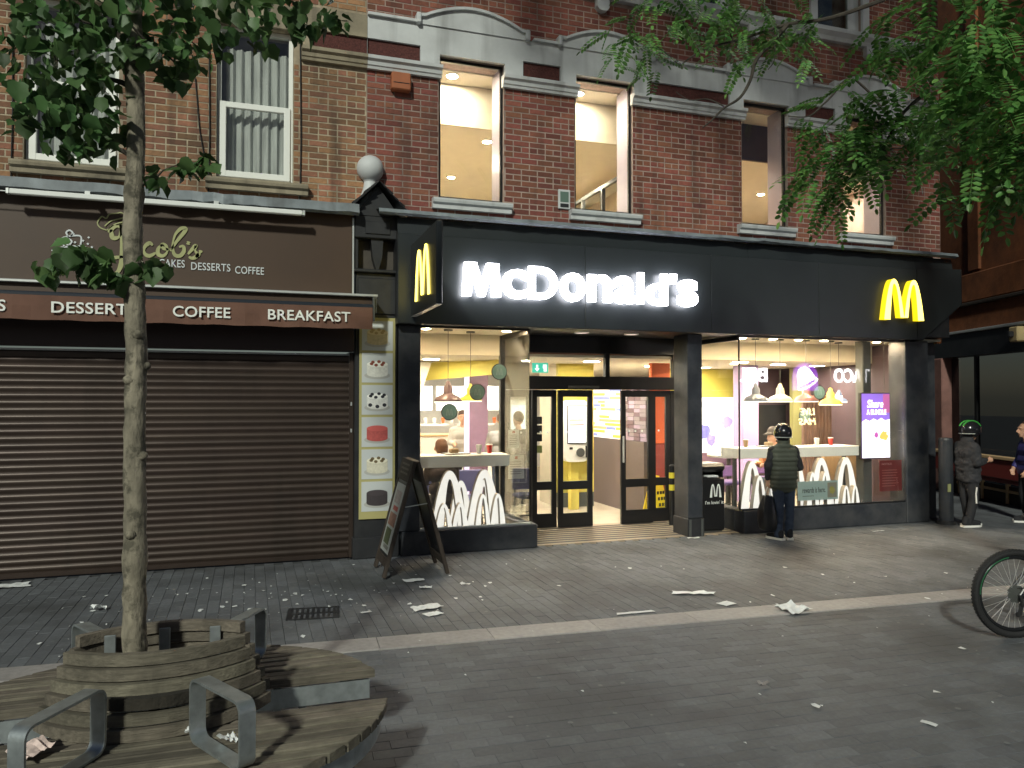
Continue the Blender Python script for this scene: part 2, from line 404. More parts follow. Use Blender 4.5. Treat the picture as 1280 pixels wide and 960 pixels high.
# drain cover
dr = thing('drain_cover', 'black cast iron drain cover with two rows of slots in the pavement', 'drain cover', (.545, 7.07, 0), R(-6))
mb = MB(); mb.box(-.225,.225,-.19,-.165,-.02,.006); mb.box(-.225,.225,.165,.19,-.02,.006); mb.box(-.225,-.2,-.165,.165,-.02,.006); mb.box(.2,.225,-.165,.165,-.02,.006)
mb.build('frame', m_blackm, dr)
mb = MB()
for k in range(9): mb.box(-.2+k*.046-.0, -.2+k*.046+.024, -.165, .165, -.02, .004)
mb.box(-.199,.199,-.02,.02,-.02,.0045)
mb.build('grating', m_blackm, dr)

# ------------------------------------------------------------------ brick walls
def sub_intervals(a, b, cuts):
    iv = [(a, b)]
    for c0, c1 in cuts:
        nv = []
        for s, e in iv:
            if c1 <= s or c0 >= e: nv.append((s, e)); continue
            if c0 > s: nv.append((s, c0))
            if c1 < e: nv.append((c1, e))
        iv = nv
    return iv
def brick_wall(parent, x0, x1, z0, z1, y, ops, mat, mort, n_ind=300, back=.35):
    """mortar sheet with openings and reveals, bricks proud of it"""
    xs = sorted({x0, x1}|{t for o in ops for t in o[:2] if x0 < t < x1}); zs = sorted({z0, z1}|{t for o in ops for t in o[2:4] if z0 < t < z1})
    mb = MB()
    for i in range(len(xs)-1):
        for j in range(len(zs)-1):
            cx, cz = (xs[i]+xs[i+1])/2, (zs[j]+zs[j+1])/2
            if any(o[0] < cx < o[1] and o[2] < cz < o[3] and o[4] for o in ops): continue
            for yy in (y+.0035, y+back): mb.quad((xs[i],yy,zs[j]),(xs[i+1],yy,zs[j]),(xs[i+1],yy,zs[j+1]),(xs[i],yy,zs[j+1]))
    for a, b, c, d, real in ops:
        if not real: continue
        mb.quad((a,y+.0035,c),(a,y+back,c),(a,y+back,d),(a,y+.0035,d)); mb.quad((b,y+.0035,c),(b,y+back,c),(b,y+back,d),(b,y+.0035,d))
        mb.quad((a,y+.0035,d),(b,y+.0035,d),(b,y+back,d),(a,y+back,d)); mb.quad((a,y+.0035,c),(b,y+.0035,c),(b,y+back,c),(a,y+back,c))
    wall = mb.build('wall', mort, parent)
    L, H, g = .225, .075, .006
    br = []; k = 0; z = z0
    while z < z1-.03:
        cuts = [(o[0], o[1]) for o in ops if o[3] > z+.012 and o[2] < z+H-.012]
        for s, e in sub_intervals(x0, x1, cuts):
            t = math.floor((s-x0)/L)*L + x0 - ((k % 2)*L/2)
            while t < e:
                # english-garden-like bond: every fifth course is headers
                if k % 5 == 4:
                    for h0 in (t, t+L/2):
                        a, b = max(h0, s), min(h0+L/2, e)
                        if b-a > .035: br.append((a, b, z))
                else:
                    a, b = max(t, s), min(t+L, e)
                    if b-a > .035: br.append((a, b, z))
                t += L
        z += H; k += 1
    def add(mb, a, b, z, c):
        f = random.uniform(-.001, .0025); dz = random.uniform(-.0015, .0015)
        A = [V((a+g,y+.01,z+g+dz)),V((b-g,y+.01,z+g+dz)),V((b-g,y+.01,z+H-g+dz)),V((a+g,y+.01,z+H-g+dz))]
        m_ = .003
        B = [V((a+g+m_,y-f,z+g+m_+dz)),V((b-g-m_,y-f,z+g+m_+dz)),V((b-g-m_,y-f,z+H-g-m_+dz)),V((a+g+m_,y-f,z+H-g-m_+dz))]
        mb.add([q-c for q in A+B], [(4,5,6,7)]+[(i, (i+1) % 4, (i+1) % 4+4, i+4) for i in range(4)])
    order = sorted((proj(((a+b)/2, y, z))[2]-(b-a)*40, i) for i, (a, b, z) in enumerate(br) if inframe(((a+b)/2, y, z+.03), -8))
    sel = set(i for _, i in order[:n_ind]); rest = MB()
    for i, (a, b, z) in enumerate(br):
        if i in sel:
            mb = MB(); c = V(((a+b)/2, y, z)); add(mb, a, b, z, c); o = mb.build('brick', mat, wall, loc=c)
        else: add(rest, a, b, z, V((0,0,0)))
    stuff(rest.build('brick_courses', mat, wall))
    return wall

YB = 9.5
# ---------- restaurant building, upper floors
WX = [(2.25,3.12),(4.13,5.0),(6.78,7.58),(8.62,9.43)]
WZ0, WZ1 = 4.44, 6.27
XS, XE = 1.34, 10.55
rb = thing('restaurant_building', 'dark red brick building with white arched stone band and lit upper windows', 'building')
ops = [(a, b, WZ0, WZ1, True) for a, b in WX] + [(XS, XE+.1, 5.97, 6.64, False), (8.12,8.98,7.56,9.4,True), (5.75,6.6,7.56,9.4,True), (3.4,XE-.45,7.36,7.56,False)]
brick_wall(rb, XS, XE, 4.1, 9.35, YB, ops, m_brickR, m_mortR)
# side wall facing the alley, length added to block sky from its glass
mb = MB(); mb.quad((XE,YB+.0035,2.8),(XE,45,2.8),(XE,45,9.35),(XE,YB+.0035,9.35)); mb.build('side_wall', m_litbrick, rb)
# white band
bd = MB()
pan = [(XS,2.0,6.13,6.345),(3.37,3.9,6.13,6.345),(5.24,6.54,6.13,6.33),(7.87,8.42,6.13,6.33),(9.72,10.3,6.13,6.33)]
opz = [(a, b, 5.9, WZ1) for a, b in WX]+pan
xs = sorted({XS, XE}|{t for o in opz for t in o[:2]}); zs = sorted({6.12, 6.62}|{t for o in opz for t in o[2:] if 6.12 < t < 6.62})
for i in range(len(xs)-1):
    for j in range(len(zs)-1):
        cx, cz = (xs[i]+xs[i+1])/2, (zs[j]+zs[j+1])/2
        if any(o[0] < cx < o[1] and o[2] < cz < o[3] for o in opz): continue
        bd.quad((xs[i],YB-.055,zs[j]),(xs[i+1],YB-.055,zs[j]),(xs[i+1],YB-.055,zs[j+1]),(xs[i],YB-.055,zs[j+1]))
for a, b, c, d in opz:
    c = max(c, 6.12)
    for e in (a, b): bd.quad((e,YB-.055,c),(e,YB+.02,c),(e,YB+.02,d),(e,YB-.055,d))
    bd.quad((a,YB-.055,d),(b,YB-.055,d),(b,YB+.02,d),(a,YB+.02,d))
bd.quad((XS,YB-.055,6.62),(XE,YB-.055,6.62),(XE,YB+.02,6.62),(XS,YB+.02,6.62))
bd.quad((XE,YB-.055,5.97),(XE,YB+.02,5.97),(XE,YB+.02,6.62),(XE,YB-.055,6.62))
bd.build('band', m_white, rb)
for a, b, c, d in pan: MB().box(a+.002, b-.002, YB-.02, YB+.01, c+.002, d-.002).build('brick_panel', m_terra, rb)
segs = [(XS,2.25),(3.12,4.13),(5.0,6.78),(7.58,8.62),(9.43,XE+.03)]
for a, b in segs:
    mb = MB(); mb.prism([(YB+.01,5.97),(YB-.05,5.97),(YB-.06,6.0),(YB-.075,6.01),(YB-.085,6.05),(YB-.12,6.075),(YB-.125,6.115),(YB+.01,6.125)], a-.03 if a > XS else a, b+.03, 'x')
    mb.build('cornice', m_white, rb)
for xa, xb, xc in ((1.95,3.44,2.69),(3.86,5.3,4.56),(6.47,7.95,7.18),(8.36,9.83,9.05)):
    poly = [(xa,6.615),(xa,6.69),(xa+.1,6.70)]
    hw = (xb-xa)/2-.1
    for k in range(0, 19):
        t = k/18; xx = xa+.1+2*hw*t; poly.append((xx, 6.70+.175*math.sin(math.pi*t)**.9+.0))
    poly += [(xb,6.69),(xb,6.615)]
    mb = MB(); mb.prism(poly, YB-.075, YB+.01); mb.build('pediment', m_white, rb)
    top = [V((x, YB-.085, z+.0)) for x, z in poly[1:-1]]
    mb = MB()
    for i in range(len(top)-1):
        p0, p1 = top[i], top[i+1]
        mb.add([p0+V((0,-.03,0)),p1+V((0,-.03,0)),p1+V((0,.09,0)),p0+V((0,.09,0)),p0+V((0,-.03,.035)),p1+V((0,-.03,.035)),p1+V((0,.09,.035)),p0+V((0,.09,.035))],
               [(0,1,5,4),(3,2,6,7),(0,3,7,4),(1,2,6,5),(4,5,6,7),(0,1,2,3)])
    mb.build('moulding', m_white, rb)
    for xx in (xa-.01, xb-.05):
        mb = MB(); mb.bev(xx, xx+.06, YB-.13, YB, 6.60, 6.735, .012); mb.build('bracket', m_white, rb)
# coping along the straight parts of the band
for a, b in ((XS,1.94),(3.51,3.85),(5.36,6.46),(8.01,8.35),(9.89,XE+.02)):
    mb = MB(); mb.box(a, b, YB-.1, YB+.01, 6.621, 6.655); mb.build('coping', m_white, rb)
# sills and second-floor sill
def sill(parent, a, b, mat, z=WZ0):
    mb = MB(); mb.prism([(YB+.1,z-.13),(YB-.07,z-.13),(YB-.075,z-.075),(YB-.11,z-.06),(YB-.12,z-.03),(YB-.12,z-.008),(YB+.1,z+.012)], a-.09, b+.09, 'x')
    return mb.build('sill', mat, parent)
mb = MB(); mb.prism([(YB+.05,7.37),(YB-.07,7.37),(YB-.1,7.42),(YB-.16,7.47),(YB-.16,7.53),(YB+.05,7.555)], 3.4, XE-.45, 'x'); mb.build('sill_course', m_white, rb)
for xx in (4.52, 6.95, 9.1):
    mb = MB(); mb.prism([(xx-.09,7.369),(xx-.09,7.24),(xx-.06,7.2),(xx,7.185),(xx+.06,7.2),(xx+.09,7.24),(xx+.09,7.369)], YB-.09, YB+.005); mb.build('bracket', m_white, rb)
for a, b in ((8.12,8.98),(5.75,6.6)):
    mb = MB(); mb.box(a, a+.07, YB+.05, YB+.1, 7.562, 9.3); mb.box(b-.2, b, YB+.05, YB+.1, 7.562, 9.3); mb.box(a+.07, b-.2, YB+.05, YB+.1, 7.562, 7.64); mb.box(a+.07, b-.2, YB+.05, YB+.1, 8.4, 8.46)
    wn = mb.build('window', m_white, rb)
    mb = MB(); mb.box(a+.071, b-.201, YB+.07, YB+.076, 7.641, 8.399); mb.build('pane', m_glassd, wn)
    mb = MB(); mb.box(a+.071, b-.201, YB+.07, YB+.076, 8.461, 9.29); mb.build('pane', m_glassd, wn)
    for e in (a-.12, b+.001):
        mb = MB(); mb.box(e, e+.119, YB-.05, YB+.003, 7.56, 9.3); mb.build('pilaster_strip', m_white, rb)
mb = MB(); mb.box(3.5, 10.2, YB+.4, YB+.45, 7.4, 9.3); mb.build('dark_backing', m_room, rb)
# lit upper windows
for a, b in WX:
    mb = MB(); f = .035
    mb.box(a+.002, a+f, YB+.05, YB+.09, WZ0+.014, WZ1-.04); mb.box(b-f, b-.002, YB+.05, YB+.09, WZ0+.014, WZ1-.04); mb.box(a+f, b-f, YB+.05, YB+.09, WZ0+.014, WZ0+.05); mb.box(a+.002, b-.002, YB+.05, YB+.09, WZ1-.039, WZ1-.002)
    wn = mb.build('window', m_frameB, rb)
    mb = MB(); mb.box(a+f+.001, b-f-.001, YB+.068, YB+.074, WZ0+.051, WZ1-.041); mb.build('pane', m_glass, wn)
    mb = MB(); mb.box(a+.004, a+.03, YB+.092, YB+.42, WZ0+.014, WZ1-.003); mb.box(b-.03, b-.004, YB+.092, YB+.42, WZ0+.014, WZ1-.003); mb.build('lining', m_lilac, wn)
    s = sill(wn, a, b, m_white)
# flashing
fl = MB(); n = 90
xs = [1.42+(10.36-1.42)*i/n for i in range(n+1)]
rows = []
for xx in xs:
    j = .018*noise.noise(V((xx*3, 1, 0)))+.012*noise.noise(V((xx*11, 5, 0)))
    rows.append([(xx,YB+.03,4.24+j*.5),(xx,YB-.12,4.205+j),(xx,9.02+j,4.15+j*.7),(xx,9.0+j,4.105+j*1.2),(xx,9.06,4.085)])
for i in range(n):
    for k in range(4): fl.quad(rows[i][k], rows[i+1][k], rows[i+1][k+1], rows[i][k+1])
fl.build('flashing', m_lead, rb)

# ---------- upper room
ur = struct(bpy.data.objects.new('upper_room', None)); COL.objects.link(ur)
def slab(name, x0, x1, y0, y1, z0, z1, mat, par): return MB().box(x0, x1, y0, y1, z0, z1).build(name, mat, par)
slab('floor', 1.5, 10.5, 9.86, 17, 3.4, 3.5, M('upper_floor',(.68,.58,.42),.6,var=.08), ur)
slab('ceiling', 1.5, 10.5, 10.32, 17, 5.69, 5.75, m_ceil, ur)
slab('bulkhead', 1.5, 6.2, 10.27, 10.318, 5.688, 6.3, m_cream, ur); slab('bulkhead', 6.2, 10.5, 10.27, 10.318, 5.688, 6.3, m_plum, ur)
slab('ceiling', 1.5, 10.5, 9.86, 10.27, 6.26, 6.3, m_ceil, ur)
slab('wall_back', 1.5, 10.5, 17, 17.1, 3.5, 5.69, m_cream, ur)
slab('wall_left', 1.4, 1.499, 9.86, 17, 3.5, 6.3, m_cream, ur)
slab('wall_right', 10.501, 10.54, 9.86, 17, 3.5, 6.3, M('rose_beige', (.50,.41,.37), .8), ur)
slab('wall_partition', 6.3, 6.4, 10.6, 16.9, 3.5, 5.68, M('peach_wall', (.80,.52,.30), .8), ur)
def disc_light(name, label, x, y, z, r, mat, group, trim=True):
    o = thing(name, label, 'ceiling light', (x, y, z), 0, group)
    MB().lathe([(r*.001, -.012),(r, -.012),(r, -.002),(r*.001, -.002)], 16, cap=False).build('diffuser', mat, o)
    mb = MB(); mb.lathe([(r*1.002,-.016),(r*1.16,-.014),(r*1.18,0),(r*1.002,0)], 16, cap=False); mb.build('trim', m_whitel, o)
    return o
disc_light('downlight', 'recessed spotlight above the leftmost upper window of the restaurant', 2.55, 9.99, 6.26, .07, m_spotE, 'upper window downlights')
disc_light('downlight', 'recessed spotlight above the second upper window of the restaurant', 4.4, 9.99, 6.26, .07, m_spotE, 'upper window downlights')
for x, y, l in [(3.27,10.75,'bright downlight on the beige ceiling inside the leftmost upper window'),(3.22,12.68,'lower bright downlight inside the leftmost upper window'),(5.3,12.3,'bright downlight behind the second upper window'),(8.9,11.9,'warm downlight inside the third upper window'),(9.9,11.2,'downlight behind the fourth upper window'),(2.2,11.6,'added unseen downlight nearest the left wall of the upper room'),(4.6,14.0,'far downlight behind the second upper window'),(7.3,11.2,'downlight just inside the third upper window'),(7.6,13.6,'far downlight behind the third upper window')]:
    disc_light('downlight', l, x, y, 5.69, .06, m_spotE, 'upper room downlights')  # includes unseen downlights added to brighten the room
gs = thing('glazed_screen', 'grey framed glass screen inside the second upper window', 'screen', (5.55, 12.0, 3.5))
mb = MB()
for k in range(5): mb.box(-.03, .03, -1.2+k*.8-.03, -1.2+k*.8+.03, 0, 1.95)
for zz in (.0, .95, 1.9): mb.box(-.025, .025, -1.2, 2.0, zz, zz+.06)
mb.build('frame', m_greyp, gs)
MB().box(-.004, .004, -1.2, 2.0, .01, 1.9).build('pane', m_glassd, gs)
# tables and chairs that show at the third and fourth windows
for i, (x, l) in enumerate(((7.55,'dark chair back behind the glass of the third upper window'),(9.2,'dark chair back behind the glass of the fourth upper window'))):
    c = thing('chair', l, 'chair', (x, 10.6, 3.5), .3, 'upper room chairs')
    mb = MB(); mb.prism([(-.24,.55),(.24,.55),(.27,.95),(.2,1.08),(-.2,1.08),(-.27,.95)], -.03, .03); mb.build('backrest', m_frameB, c)
    MB().bev(-.24,.24,.03,.45,.42,.48,.015).build('seat', m_frameB, c)
    for sx in (-.2,.2):
        for sy in (.06,.42): MB().tube([(sx,sy,.42),(sx*1.1,sy,0)], .015).build('leg', m_greyp, c)
# alarm box, small plate
ab = thing('alarm_box', 'rusty orange alarm box on the brick below the white band', 'alarm box', (1.75, YB, 5.84))
MB().bev(-.12,.12,-.12,.002,-.11,.11,.015).build('case', M('alarm_orange', (.34,.11,.045), .6, var=.15), ab)
MB().bev(-.10,.10,-.126,-.121,-.03,-.022,.001).build('vent', m_blackm, ab)
pl = thing('wall_plate', 'small pale notice plate on the brick between two lit windows', 'plate', (3.965, YB, 4.575))
MB().bev(-.085,.085,-.03,.0,-.13,.13,.006).build('board', m_white, pl)
MB().box(-.06,.06,-.033,-.0305,-.04,.1).build('print', M('green_print', (.10,.16,.13), .6), pl)
MB().box(-.06,.06,-.033,-.0305,-.11,-.06).build('print', m_blackm, pl)

# ---------- fascia
YF = 9.1
fa = thing('shop_fascia', 'long black glossy fascia with large white lit lettering over the restaurant', 'fascia')
joints = [1.66, 4.1, 5.99, 7.8, 9.63]
for i in range(4):
    a, b = joints[i]+.003, joints[i+1]-.003
    MB().bev(a, b, YF, YF+.03, 2.81, 3.885, .004).build('panel', m_black, fa)
mb = MB(); mb.prism([(9.633,2.81),(9.73,2.81),(10.52,3.39),(10.51,3.93),(9.633,3.885)], YF, YF+.03); mb.build('panel', m_black, fa)
mb = MB(); mb.prism([(9.73,2.806),(10.525,3.385),(10.525,3.93),(10.53,3.93),(10.53,3.38),(9.735,2.8)], YF, YF+.38); mb.build('soffit', m_blackm, fa)
for a, b in ((1.66,6.6),(6.604,9.62),(9.624,10.37)):
    mb = MB(); mb.prism([(YF+.012,3.888),(YF+.05,4.085),(YF+.08,4.085),(YF+.05,3.888)], a, b, 'x'); mb.build('trim', m_black, fa)
mb = MB(); mb.box(1.66,10.3,YF+.031,YF+.38,2.86,3.93); mb.build('backing', m_blackm, fa)
MB().box(1.66,9.7,YF+.004,YF+.38,2.808,2.858).build('soffit', m_blackm, fa)
bmL = text_bm("McDonald's", .024, .5, 1.15)
isl = islands(bmL); up_ = lambda u: at(u, 372, YF-.06).x
spec = [(576.5,626,3.16,3.57),(626.5,658.5,3.15,3.515),(659.5,697,3.155,3.565),(699,731.5,3.145,3.51),(733.5,764.5,3.155,3.51),(766,794.5,3.145,3.51),(796,804.5,3.155,3.565),(806.5,834,3.145,3.565),(835.5,845.5,3.44,3.57),(846,872,3.145,3.51)]
gl = [(0,0),(.055,1),(.36,1),(.5,.46),(.64,1),(.945,1),(1,0),(.775,0),(.745,.66),(.585,0),(.415,0),(.255,.66),(.225,0)]
print('glyph islands', len(isl))
for k, (mb, (u0, u1, z0, z1)) in enumerate(zip(isl, spec)):
    x0_, x1_ = up_(u0+.9), up_(u1-.9)
    if k == 0: MB().prism([(x0_+a*(x1_-x0_), z0+b*(z1-z0)) for a, b in gl], YF-.10, YF-.04).build('letter', m_whiteE, fa); continue
    ax, bx_ = min(q[0] for q in mb.v), max(q[0] for q in mb.v); az, bz = min(q[1] for q in mb.v), max(q[1] for q in mb.v)
    mb.v = [(x0_+(q[0]-ax)/(bx_-ax)*(x1_-x0_), YF-(.10 if q[2] > 0 else .04), z0+(q[1]-az)/(bz-az)*(z1-z0)) for q in mb.v]
    mb.build('letter', m_whiteE, fa)

def arch_sign(name, label, w_, h, t, depth, loc, rz):
    o = thing(name, label, 'sign', loc, rz)
    fr, sd = front_only(arches(w_, h, t, -depth, 0), -depth)
    sd.build('return', m_yellowS, o); fr.build('face', m_yellowE, o)
    return o
arch_sign('arch_sign', 'lit yellow double arch on the right end of the black fascia', .76, .61, .115, .1, (9.27, YF-.004, 3.085), 0)
# projecting sign
bs = thing('projecting_sign', 'black projecting box sign with narrow lit yellow arches by the corner finial', 'sign', (1.85, 8.42, 2.89))
MB().bev(-.035,.035,-.66,.66,0,.87,.012).build('box', m_black, bs)
MB().box(-.045,.045,.661,.72,.3,.6).build('bracket', m_blackm, bs)
MB().box(-.03,.03,-.65,.65,-.006,-.0005).build('underside', m_alu, bs)
for sgn in (-1, 1):
    mbA = arches(.74, .57, .075, -.0, .012); mm = MB()
    mm.add([V((sgn*(.036+q[1]), q[0], q[2]+.14)) for q in mbA.v], mbA.f); mm.build('arches', m_yellowE, bs)

# ---------- shopfront
YG = 9.3
def pane(name, x0, x1, y0, y1, z0, z1, par, mat=None): return MB().box(x0, x1, y0, y1, z0, z1).build(name, mat or m_glass, par)
# left display window
lw = thing('display_window', 'left display window with black plinth beside the bakery pilaster', 'shop window')
MB().bev(1.75,3.5,YG-.04,YG+.2,0,.30,.012).build('plinth', m_plinth, lw)
MB().bev(3.33,3.498,YG+.201,10.42,0,.298,.012).build('plinth', m_plinth, lw)
MB().bev(1.70,1.97,YG-.05,YG+.12,0.301,2.8,.01).build('pillar', m_plinth, lw)
pane('pane', 1.972, 3.392, YG, YG+.01, .305, 2.78, lw)
pane('pane', 3.394, 3.404, YG, 10.38, .305, 2.78, lw, m_glassd)
MB().box(1.972,3.41,YG-.012,YG+.022,2.781,2.806).build('head_rail', m_frameB, lw)
MB().box(3.385,3.412,YG+.03,10.4,2.74,2.806).build('head_rail', m_frameB, lw)
MB().box(1.972,3.41,YG-.012,YG+.022,.3005,.32).build('bottom_rail', m_alu, lw)
MB().box(3.36,3.44,10.38,10.46,.3,2.8).build('post', m_frameB, lw)
# right display window
rw = thing('display_window', 'wide right display window with black plinth beside the dark end pillar', 'shop window')
MB().bev(6.62,9.55,YG-.04,YG+.2,0,.32,.012).build('plinth', m_plinth, rw)
MB().bev(6.622,6.80,YG+.201,10.42,0,.318,.012).build('plinth', m_plinth, rw)
pane('pane', 6.58, 9.54, YG, YG+.01, .325, 2.78, rw)
pane('pane', 6.566, 6.576, YG, 10.4, .325, 2.78, rw)
MB().box(6.56,9.56,YG-.012,YG+.022,2.781,2.806).build('head_rail', m_frameB, rw)
MB().box(6.558,6.585,YG+.03,10.4,2.74,2.806).build('head_rail', m_frameB, rw)
MB().box(6.567,6.58,YG-.006,YG+.016,.3205,2.78).build('corner_bead', m_frameB, rw)
MB().box(6.6,9.55,YG-.012,YG+.022,.3205,.345).build('bottom_rail', m_frameB, rw)
MB().bev(9.551,10.0,YG-.05,YG+.3,0,2.8,.012).build('pillar', m_plinth, rw)
MB().box(9.72,10.0,YG+.301,YG+.42,0,2.8).build('pillar_return', m_plinth, rw)
MB().box(10.40,10.5,YG+.3,45,0,2.85).build('side_wall', m_plinth, rw)  # unseen length added to keep sky out of the alley pane
MB().box(10.001,10.4,YG+.2,YG+.29,0,2.8).build('end_panel', m_plinth, rw)
MB().box(9.0,9.16,YG+.25,YG+.4,.05,2.8).build('post', m_greyp, rw)
# free pillar
cp = thing('pillar', 'black square pillar between the entrance and the right display window', 'pillar')
MB().bev(5.735,5.97,YG,YG+.37,.25,2.806,.01).build('shaft', m_plinth, cp)
MB().bev(5.72,5.985,YG-.015,YG+.385,0,.249,.008).build('base', m_blackm, cp)
for xx in (5.74, 5.93): MB().box(xx, xx+.035, YG-.02, YG-.0155, .0, .24).build('guard', m_greyp, cp)
# entrance
YD = 10.45
en = thing('entrance', 'black framed entrance with open sliding glass doors under two transom panes', 'entrance')
MB().box(3.41,6.6,YD-.04,YD+.06,2.58,2.83).build('header', m_frameB, en)
MB().box(3.41,6.6,YD-.06,YD+.08,2.04,2.235).build('header', m_frameB, en)
for a, b in ((3.45,3.81),(5.02,5.09),(6.17,6.56)): MB().box(a,b,YD-.035,YD+.05,2.236,2.579).build('mullion', m_frameB, en)
pane('transom_pane', 3.81, 5.02, YD, YD+.008, 2.236, 2.579, en); pane('transom_pane', 5.09, 6.17, YD, YD+.008, 2.236, 2.579, en)
def leaf(x0, x1, y, name, st=.075, extra=None):
    o = MB(); z0, z1 = .035, 2.035
    o.box(x0, x0+st, y, y+.045, z0, z1); o.box(x1-st, x1, y, y+.045, z0, z1)
    o.box(x0+st, x1-st, y, y+.045, z0, .235); o.box(x0+st, x1-st, y, y+.045, .58, .70); o.box(x0+st, x1-st, y, y+.045, 1.935, z1)
    d = o.build(name, m_frameB, en)
    pane('pane', x0+st, x1-st, y+.018, y+.026, .235, .58, d); pane('pane', x0+st, x1-st, y+.018, y+.026, .70, 1.935, d)
    k = int((x1-x0-2*st)/.11)
    for i in range(k):
        xx = x0+st+.06+i*.11
        MB().lathe([(.001,0),(.016,0),(.016,.002),(.001,.002)], 10, M=Matrix.Translation((xx, y+.016, 1.42)) @ Matrix.Rotation(math.pi/2, 4, 'X'), cap=False).build('manifestation_dot', m_paper, d)
    return d
leaf(3.46,3.86,YD+.01,'side_light'); leaf(3.87,4.25,YD+.01,'side_light')
leaf(4.255,4.80,YD-.05,'sliding_door'); leaf(5.27,5.80,YD-.05,'sliding_door')
leaf(5.81,6.14,YD+.01,'side_light'); leaf(6.15,6.555,YD+.01,'side_light')
MB().bev(5.285,5.31,YD-.085,YD-.052,.95,1.35,.008).build('pull_handle', m_alu, en)
MB().bev(4.4,4.9,YD-.075,YD-.061,2.06,2.10,.006).build('sensor', m_greyp, en)
# soffit over the entrance with two lamps, striped ramp
ep = struct(MB().box(3.41,6.56,9.49,10.41,2.83,2.86).build('soffit', m_blackm))
for xx, l in ((4.35,'round soffit downlight over the left door leaf'),(5.12,'round soffit downlight over the right door leaf')):
    o = disc_light('soffit_light', l, xx, 9.78, 2.83, .09, EM('soffit_lamp', (1,.85,.7), .3), 'entrance soffit lights')
rp = struct(bpy.data.objects.new('entrance_ramp', None)); COL.objects.link(rp)
mb = MB(); mb.prism([(9.36,.004),(10.52,.034),(10.52,-.02),(9.36,-.02)], 3.5, 6.6, 'x'); mb.build('ramp', M('ramp_stone', (.33,.27,.20), .6, var=.15, stain=.4, sscale=3, scol=(.12,.1,.08)), rp)
for k in range(8):
    y = 9.46+k*.125; z = .004+(y-9.36)*.0259
    mb = MB(); mb.prism([(y,z+.003),(y+.05,z+.0045),(y+.05,z-.01),(y,z-.01)], 3.52, 6.58, 'x'); mb.build('tread_strip', m_blackm, rp)

# ------------------------------------------------------------------ restaurant interior, ground floor
gi = struct(bpy.data.objects.new('dining_room', None)); COL.objects.link(gi)
slab('floor', 1.9, 10.33, 10.52, 20, -.02, .035, m_tile, gi)
slab('floor', 1.9, 3.36, 9.51, 10.519, -.02, .033, m_tile, gi); slab('floor', 6.81, 10.33, 9.51, 10.519, -.02, .033, m_tile, gi)
slab('ceiling', 1.8, 10.33, 10.46, 20, 2.52, 2.56, m_ceil, gi)
slab('ceiling', 1.8, 3.4, 9.32, 10.46, 2.81, 2.84, m_ceil, gi); slab('ceiling', 6.58, 10.33, 9.32, 10.46, 2.81, 2.84, m_ceil, gi)
slab('bulkhead', 1.8, 3.4, 10.42, 10.458, 2.52, 2.81, m_cream, gi); slab('bulkhead', 6.58, 10.32, 10.42, 10.458, 2.52, 2.81, m_cream, gi)
slab('wall_back', 1.8, 10.33, 20, 20.1, 0, 2.52, m_whitel, gi)
slab('wall_left', 1.8, 1.9, 9.5, 20, 0, 2.8, m_cream, gi)
slab('wall_right', 10.33, 10.39, 9.62, 20, 0.03, 2.8, m_plum, gi)
# menu wall running back from the doors at x = 5.9
mw = thing('menu_wall', 'low brown wall topped by a glowing striped menu panel behind the doors', 'wall panel', (5.95, 10.95, .035))
MB().box(0,.12,0,2.6,0,1.18).build('base_panel', M('brown_laminate', (.115,.085,.08), .5), mw)
cols = [(.9,.85,.75),(.95,.7,.05),(.16,.2,.55),(.55,.35,.75),(.8,.3,.12),(.9,.9,.95)]
matsE = [EM('menu_%d' % i, c, .42) for i, c in enumerate(cols)]
rr = random.Random(3)
MB().box(.03,.1,.85,2.6,1.181,2.06).build('light_box', EM('menu_back', (1,.95,.9), .42), mw)
for k in range(13):
    z = 1.2+k*.066; y = .86
    while y < 2.55:
        l = min(rr.choice((.18,.3,.42,.6)), 2.58-y)
        MB().box(.012,.028,y,y+l-.012,z,z+.05).build('stripe', matsE[rr.choice((0,0,1,1,2,3,4,5))], mw); y += l
dk = [M('plum_tile', (.13,.08,.10), .5), M('lilac_tile', (.33,.25,.33), .5), M('grey_tile', (.24,.2,.22), .5)]
for k in range(13):
    z = 1.185+k*.066
    for y in (.0,.21,.42,.63): MB().box(.03+rr.uniform(0,.02),.1,y,y+.2,z,z+.06).build('tile', rr.choice(dk), mw)
op = thing('wall_board', 'bright orange red wall panel behind the right door leaf', 'wall panel', (6.12, 11.0, .035))
MB().bev(0,.34,0,.1,1.15,2.45,.01).build('panel', m_orange, op); MB().bev(.0,.34,.01,.09,0,1.149,.01).build('base', M('deep_red', (.28,.05,.04), .5), op)
yp = thing('wall_board', 'lemon yellow wall panel seen beside the black pillar', 'wall panel', (6.62, 11.9, .035))
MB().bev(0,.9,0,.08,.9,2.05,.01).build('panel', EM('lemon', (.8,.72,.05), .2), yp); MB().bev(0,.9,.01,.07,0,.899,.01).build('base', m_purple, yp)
ws = thing('wet_floor_sign', 'yellow folding wet floor sign inside the doors', 'floor sign', (6.05, 10.76, .035), R(20))
m_wet = M('wet_yellow', (.80,.60,.02), .5)
for s in (-1, 1):
    mb = MB(); mb.add([V((-.15,s*.16,0)),V((.15,s*.16,0)),V((.1,s*.02,.62)),V((-.1,s*.02,.62)),V((-.15,s*.175,0)),V((.15,s*.175,0)),V((.1,s*.035,.62)),V((-.1,s*.035,.62))], [(0,1,2,3),(4,5,6,7),(0,1,5,4),(1,2,6,5),(2,3,7,6),(3,0,4,7)]); mb.build('board', m_wet, ws)
mb = MB(); mb.box(-.05,.05,-.035,.035,.6,.66); mb.build('handle', m_wet, ws)
